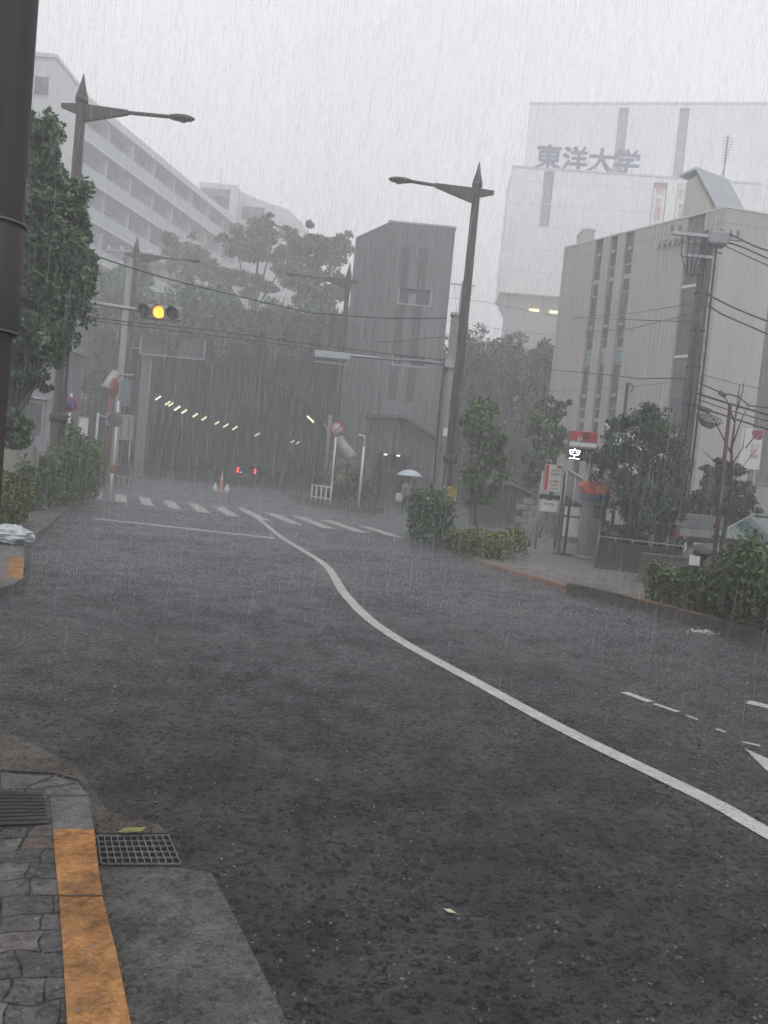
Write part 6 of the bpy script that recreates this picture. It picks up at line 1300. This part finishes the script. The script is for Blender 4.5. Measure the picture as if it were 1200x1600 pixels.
cable('long dark cable descending from the left tree to the right signal post', [(150, 400, 18), (250, 432, 21), (370, 462, 24), (480, 488, 25), (600, 497, 25), (697, 497, 25)], .02, .004)
cable('pale cable running from the amber light to the right signal post', [(100, 488, 17), (190, 502, 20), (340, 517, 23), (500, 540, 24.5), (690, 562, 25)], .014)
cable('second pale cable just under the first across the tunnel mouth', [(100, 496, 17), (300, 520, 22), (500, 546, 24.5), (688, 568, 25)], .01)
cable('thin cable between the second and third heights of the right signal post', [(585, 535, 30), (640, 532, 27), (694, 526, 25)], .012)
cable('thin cable at the top left behind the conifer', [(100, 418, 40), (180, 447, 40), (330, 470, 48)], .02)
# coiled splice closures
for (x, y, rx, lab) in ((1145, 653, .3, 'dark splice box with coiled cable right of the utility pole'),):
    c = P(1107, 655, 20.5); t = thing('cable_coil', lab, 'cable coil', c); mb = MB()
    for k in range(6): mb.tube([c+A((.32-.03*k)*math.cos(a), .05*k-.12, (.1-.01*k)*math.sin(a)-.03*k-.1*math.cos(a)*.6) for a in np.linspace(0, 2*math.pi, 20)], .014, 4)
    mb.build('coil', cable_m, t); mb = MB(); d = nrm(P(1110, 642, 20.5)-P(1090, 633, 20.5)); mb.tube([P(1090, 636, 20.4), P(1110, 643, 20.4)], .07, 8); mb.build('splice_case', black, t)
c = P(1130, 615, 20.4); t = thing('cable_splice', 'small dark splice box on the sagging cable right of the utility pole', 'splice box', c); mb = MB(); mb.tube([P(1124, 613, 20.4), P(1134, 619, 20.3)], .06, 8); mb.build('case', black, t)
# thin pole with bent lamp before the beige wall, far pole in the sky gap
D = 24.; a = P(977, 598, D); t = thing('thin_pole', 'thin dark pole with a bent wire before the middle of the beige wall', 'pole', (P(972, 680, D)[0], D, .08)); post(t, P(972, 680, D)[0], D, .08, a[2], .05, cable_m); mb = MB(); mb.tube([A(P(972, 680, D)[0], D, a[2]-.1), a+A(.15, 0, .0), a+A(.28, 0, -.1), a+A(.2, 0, -.28)], .018, 5); mb.build('bent_wire', cable_m, t)
D = 62.; a = P(721, 440, D); xq = P(716, 500, D)[0]; t = thing('utility_pole', 'distant pale utility pole in the sky gap left of the tall lamp', 'utility pole', (xq, D, 9)); mb = MB(); mb.tube([(xq, D, 6), (xq+.1, D, a[2])], [.2, .14], 8); mb.build('pole', conc_pole, t); mb = MB(); mb.cbox((xq+.1, D-.2, a[2]-.3), 1.9, .12, .12); mb.tube([(xq-.6, D-.2, a[2]-.3), (xq+.05, D, a[2]-3.8)], .02, 4); mb.tube([(xq+.9, D-.2, a[2]-.3), (xq+.2, D, a[2]-4.5)], .02, 4); mb.build('crossarm', galv, t)

# ================================================================== RAIN
water = bpy.data.materials.new('rain water'); water.use_nodes = True; n = water.node_tree.nodes; l = water.node_tree.links; n.clear()
o_ = n.new('ShaderNodeOutputMaterial'); m1 = n.new('ShaderNodeMixShader'); m1.inputs[0].default_value = .34; tp_ = n.new('ShaderNodeBsdfTransparent'); df = n.new('ShaderNodeBsdfDiffuse'); df.inputs[0].default_value = (.85, .87, .9, 1); ts = n.new('ShaderNodeBsdfTranslucent'); ts.inputs[0].default_value = (.85, .87, .9, 1); m2 = n.new('ShaderNodeMixShader'); m2.inputs[0].default_value = .5
l.new(df.outputs[0], m2.inputs[1]); l.new(ts.outputs[0], m2.inputs[2]); l.new(tp_.outputs[0], m1.inputs[1]); l.new(m2.outputs[0], m1.inputs[2]); l.new(m1.outputs[0], o_.inputs[0])
def rain(n, y0, y1, name, label, w0, w1, l0, l1, seed):
    r = np.random.default_rng(seed); y = (r.uniform(y0**3, y1**3, n))**(1/3); x = r.uniform(-1, 1, n)*(y*.62+1.5); z = r.uniform(0, 1, n)*(1.7+y*.8)+.02
    keep = ~((y > 45.4)); x, y, z = x[keep], y[keep], z[keep]; n = len(x)
    ln = r.uniform(l0, l1, n)*(.6+.4*r.uniform(0, 1, n)); w = r.uniform(w0, w1, n); lean = r.normal(-.02, .02, n); lean2 = r.normal(0, .02, n)
    V = np.zeros((n, 5, 3)); c = np.stack([x, y, z], 1); d = np.stack([lean, lean2, -np.ones(n)], 1)*ln[:, None]
    V[:, 0] = c; V[:, 4] = c+d; ph = r.uniform(0, 6.28, n)
    for k in range(3): a = ph+k*2.0944; V[:, 1+k] = c+d*.6+np.stack([np.cos(a), np.sin(a), 0*a], 1)*w[:, None]/2
    V[:, :, 2] = np.maximum(V[:, :, 2], .006)
    idx = np.arange(n)[:, None]*5; F = np.hstack([idx, idx+1, idx+2, idx, idx+2, idx+3, idx, idx+3, idx+1, idx+4, idx+2, idx+1, idx+4, idx+3, idx+2, idx+4, idx+1, idx+3])
    me = bpy.data.meshes.new(name); me.vertices.add(5*n); me.vertices.foreach_set('co', V.ravel()); me.loops.add(18*n); me.loops.foreach_set('vertex_index', F.ravel().astype(np.int32)); me.polygons.add(6*n); me.polygons.foreach_set('loop_start', np.arange(0, 18*n, 3, dtype=np.int32)); me.update(calc_edges=True)
    me.materials.append(water); o = bpy.data.objects.new(name, me); COL.objects.link(o); return tag(o, label, 'rain', kind='stuff')
rain(430000, 5.5, 46., 'rain', 'fine pale streaks of heavy rain falling everywhere', .0015, .0036, .3, .8, 11)
# splashes where drops land
wm2 = bpy.data.materials.new('splash water'); wm2.use_nodes = True; n = wm2.node_tree.nodes; l = wm2.node_tree.links; b_ = n['Principled BSDF']; b_.inputs['Base Color'].default_value = (.38, .39, .41, 1); b_.inputs['Roughness'].default_value = .1; b_.inputs['Alpha'].default_value = .38
def pip(px, py, poly):
    c = np.zeros(len(px), bool); m = len(poly)
    for i in range(m):
        x1, y1 = poly[i][:2]; x2, y2 = poly[(i+1) % m][:2]
        if y1 == y2: continue
        t_ = ((y1 > py) != (y2 > py)) & (px < (x2-x1)*(py-y1)/(y2-y1)+x1); c ^= t_
    return c
polys = [([tuple(p) for p in k_out]+[(-14, -12), (-.1, -12)], .13), ([tuple(p) for p in allk]+[(-40, 46), (-40, 6.2)], .13), ([tuple(p) for p in ra[:-1]]+[tuple(p) for p in rb]+[(25, 3)], .08)]
def splashes(name, label, dens, seed):
    r = np.random.default_rng(seed); X = []; Y = []; Sz = []
    for y0, y1, d, s0, s1 in dens:
        ar = (y1-y0)*(1.25*(y0+y1)/2+2); n = int(ar*d); y = r.uniform(y0, y1, n); x = r.uniform(-.5, .5, n)*(1.25*y+2); X.append(x); Y.append(y); Sz.append(r.uniform(s0, s1, n))
    x = np.concatenate(X); y = np.concatenate(Y); s = np.concatenate(Sz); z = np.full(len(x), .003)
    for pl_, h in polys: z[pip(x, y, pl_)] = h+.001
    n = len(x); K = 6; V = np.zeros((n, 3*K, 3)); ph = r.uniform(0, 6.28, n); op = r.uniform(.9, 1.5, n)
    for k in range(K):
        a = ph+k*2*math.pi/K; cs = np.stack([np.cos(a), np.sin(a)], 1)
        j = r.uniform(.5, 1.3, n)
        V[:, k, :2] = np.stack([x, y], 1)+cs*(s*.5)[:, None]; V[:, k, 2] = z
        V[:, K+k, :2] = np.stack([x, y], 1)+cs*(s*.5*op)[:, None]; V[:, K+k, 2] = z+s*.55*j
        V[:, 2*K+k, :2] = np.stack([x, y], 1)+cs*(s*.42*op)[:, None]; V[:, 2*K+k, 2] = z+s*.2*j
    b = np.arange(n)[:, None]*3*K; F = []
    for k in range(K):
        k2 = (k+1) % K; F += [b+k, b+k2, b+K+k2, b+k, b+K+k2, b+K+k, b+K+k, b+K+k2, b+2*K+k2, b+K+k, b+2*K+k2, b+2*K+k]
    F = np.hstack(F).ravel().astype(np.int32); me = bpy.data.meshes.new(name); me.vertices.add(V.shape[0]*3*K); me.vertices.foreach_set('co', V.ravel()); me.loops.add(len(F)); me.loops.foreach_set('vertex_index', F); me.polygons.add(len(F)//3); me.polygons.foreach_set('loop_start', np.arange(0, len(F), 3, dtype=np.int32)); me.update(calc_edges=True)
    me.materials.append(wm2); o = bpy.data.objects.new(name, me); COL.objects.link(o); return tag(o, label, 'splashes', kind='stuff')
splashes('rain_splashes', 'tiny crowns of water where the rain hits the road', [(1.6, 5, 70, .004, .011), (5, 10, 70, .006, .012), (10, 20, 30, .008, .014)], 21)
def spray(n, seed):
    r = np.random.default_rng(seed); L_ = []
    for y0, y1, d, s0, s1, hz_ in ((2.5, 4, 500, .001, .0018, .015), (4, 5, 1000, .0013, .0022, .02), (5, 6, 1500, .0016, .0026, .022), (6, 7.2, 1900, .0019, .003, .026), (7.2, 8.6, 2300, .0021, .0033, .03), (8.6, 10, 2600, .0023, .0037, .037), (10, 14, 1900, .0028, .005, .05), (14, 20, 1300, .0034, .0065, .09), (20, 46, 480, .005, .01, .17)):
        k = int((y1-y0)*(1.25*(y0+y1)/2+2)*d*n); y_ = r.uniform(y0, y1, k); L_.append(np.stack([y_, r.uniform(-.5, .5, k)*(1.25*y_+2), np.minimum(r.exponential(hz_, k), .7)+.008, r.uniform(s0, s1, k)], 1))
    y, x, z, s = np.vstack(L_).T; n = len(y)
    B = np.array([(1, 0, -.7), (-.5, .87, -.7), (-.5, -.87, -.7), (0, 0, 1.)]); V = np.stack([x, y, z], 1)[:, None]+B[None]*s[:, None, None]
    b = np.arange(n)[:, None]*4; F = np.hstack([b, b+2, b+1, b, b+1, b+3, b+1, b+2, b+3, b+2, b, b+3]).ravel().astype(np.int32)
    me = bpy.data.meshes.new('ground_spray'); me.vertices.add(4*n); me.vertices.foreach_set('co', V.ravel()); me.loops.add(12*n); me.loops.foreach_set('vertex_index', F); me.polygons.add(4*n); me.polygons.foreach_set('loop_start', np.arange(0, 12*n, 3, dtype=np.int32)); me.update(calc_edges=True)
    me.materials.append(water); o = bpy.data.objects.new('ground_spray', me); COL.objects.link(o); return tag(o, 'low mist of bouncing droplets over the far road', 'spray', kind='stuff')
spray(1., 5)
# small foaming gush by the right kerb
c = Z(1098, 990, .0); pts = c+rng.normal(size=(260, 3))*A(.09, .06, .02); pts[:, 2] = np.abs(pts[:, 2])+.01; o = leaf_mesh('gutter_foam', mat('white foam', (.7, .7, .7), .5), None, pts, .014); tag(o, 'small white gush of water foaming against the right kerb', 'foam', kind='stuff')

# ================================================================== HAZE
mb = MB(); mb.box((-160, -20, -1.6), (320, 0, 0), (0, 320, 0), (0, 0, 66)); hm_ = bpy.data.materials.new('haze'); hm_.use_nodes = True; n = hm_.node_tree.nodes; l = hm_.node_tree.links; n.remove(n['Principled BSDF'])
pv = n.new('ShaderNodeVolumePrincipled'); pv.inputs['Color'].default_value = (.99, .99, 1, 1); pv.inputs['Density'].default_value = HAZE_D; pv.inputs['Anisotropy'].default_value = .2; l.new(pv.outputs[0], n['Material Output'].inputs['Volume'])
o = mb.build('haze', hm_); tag(o, 'pale rain haze filling the air', 'haze', kind='stuff')
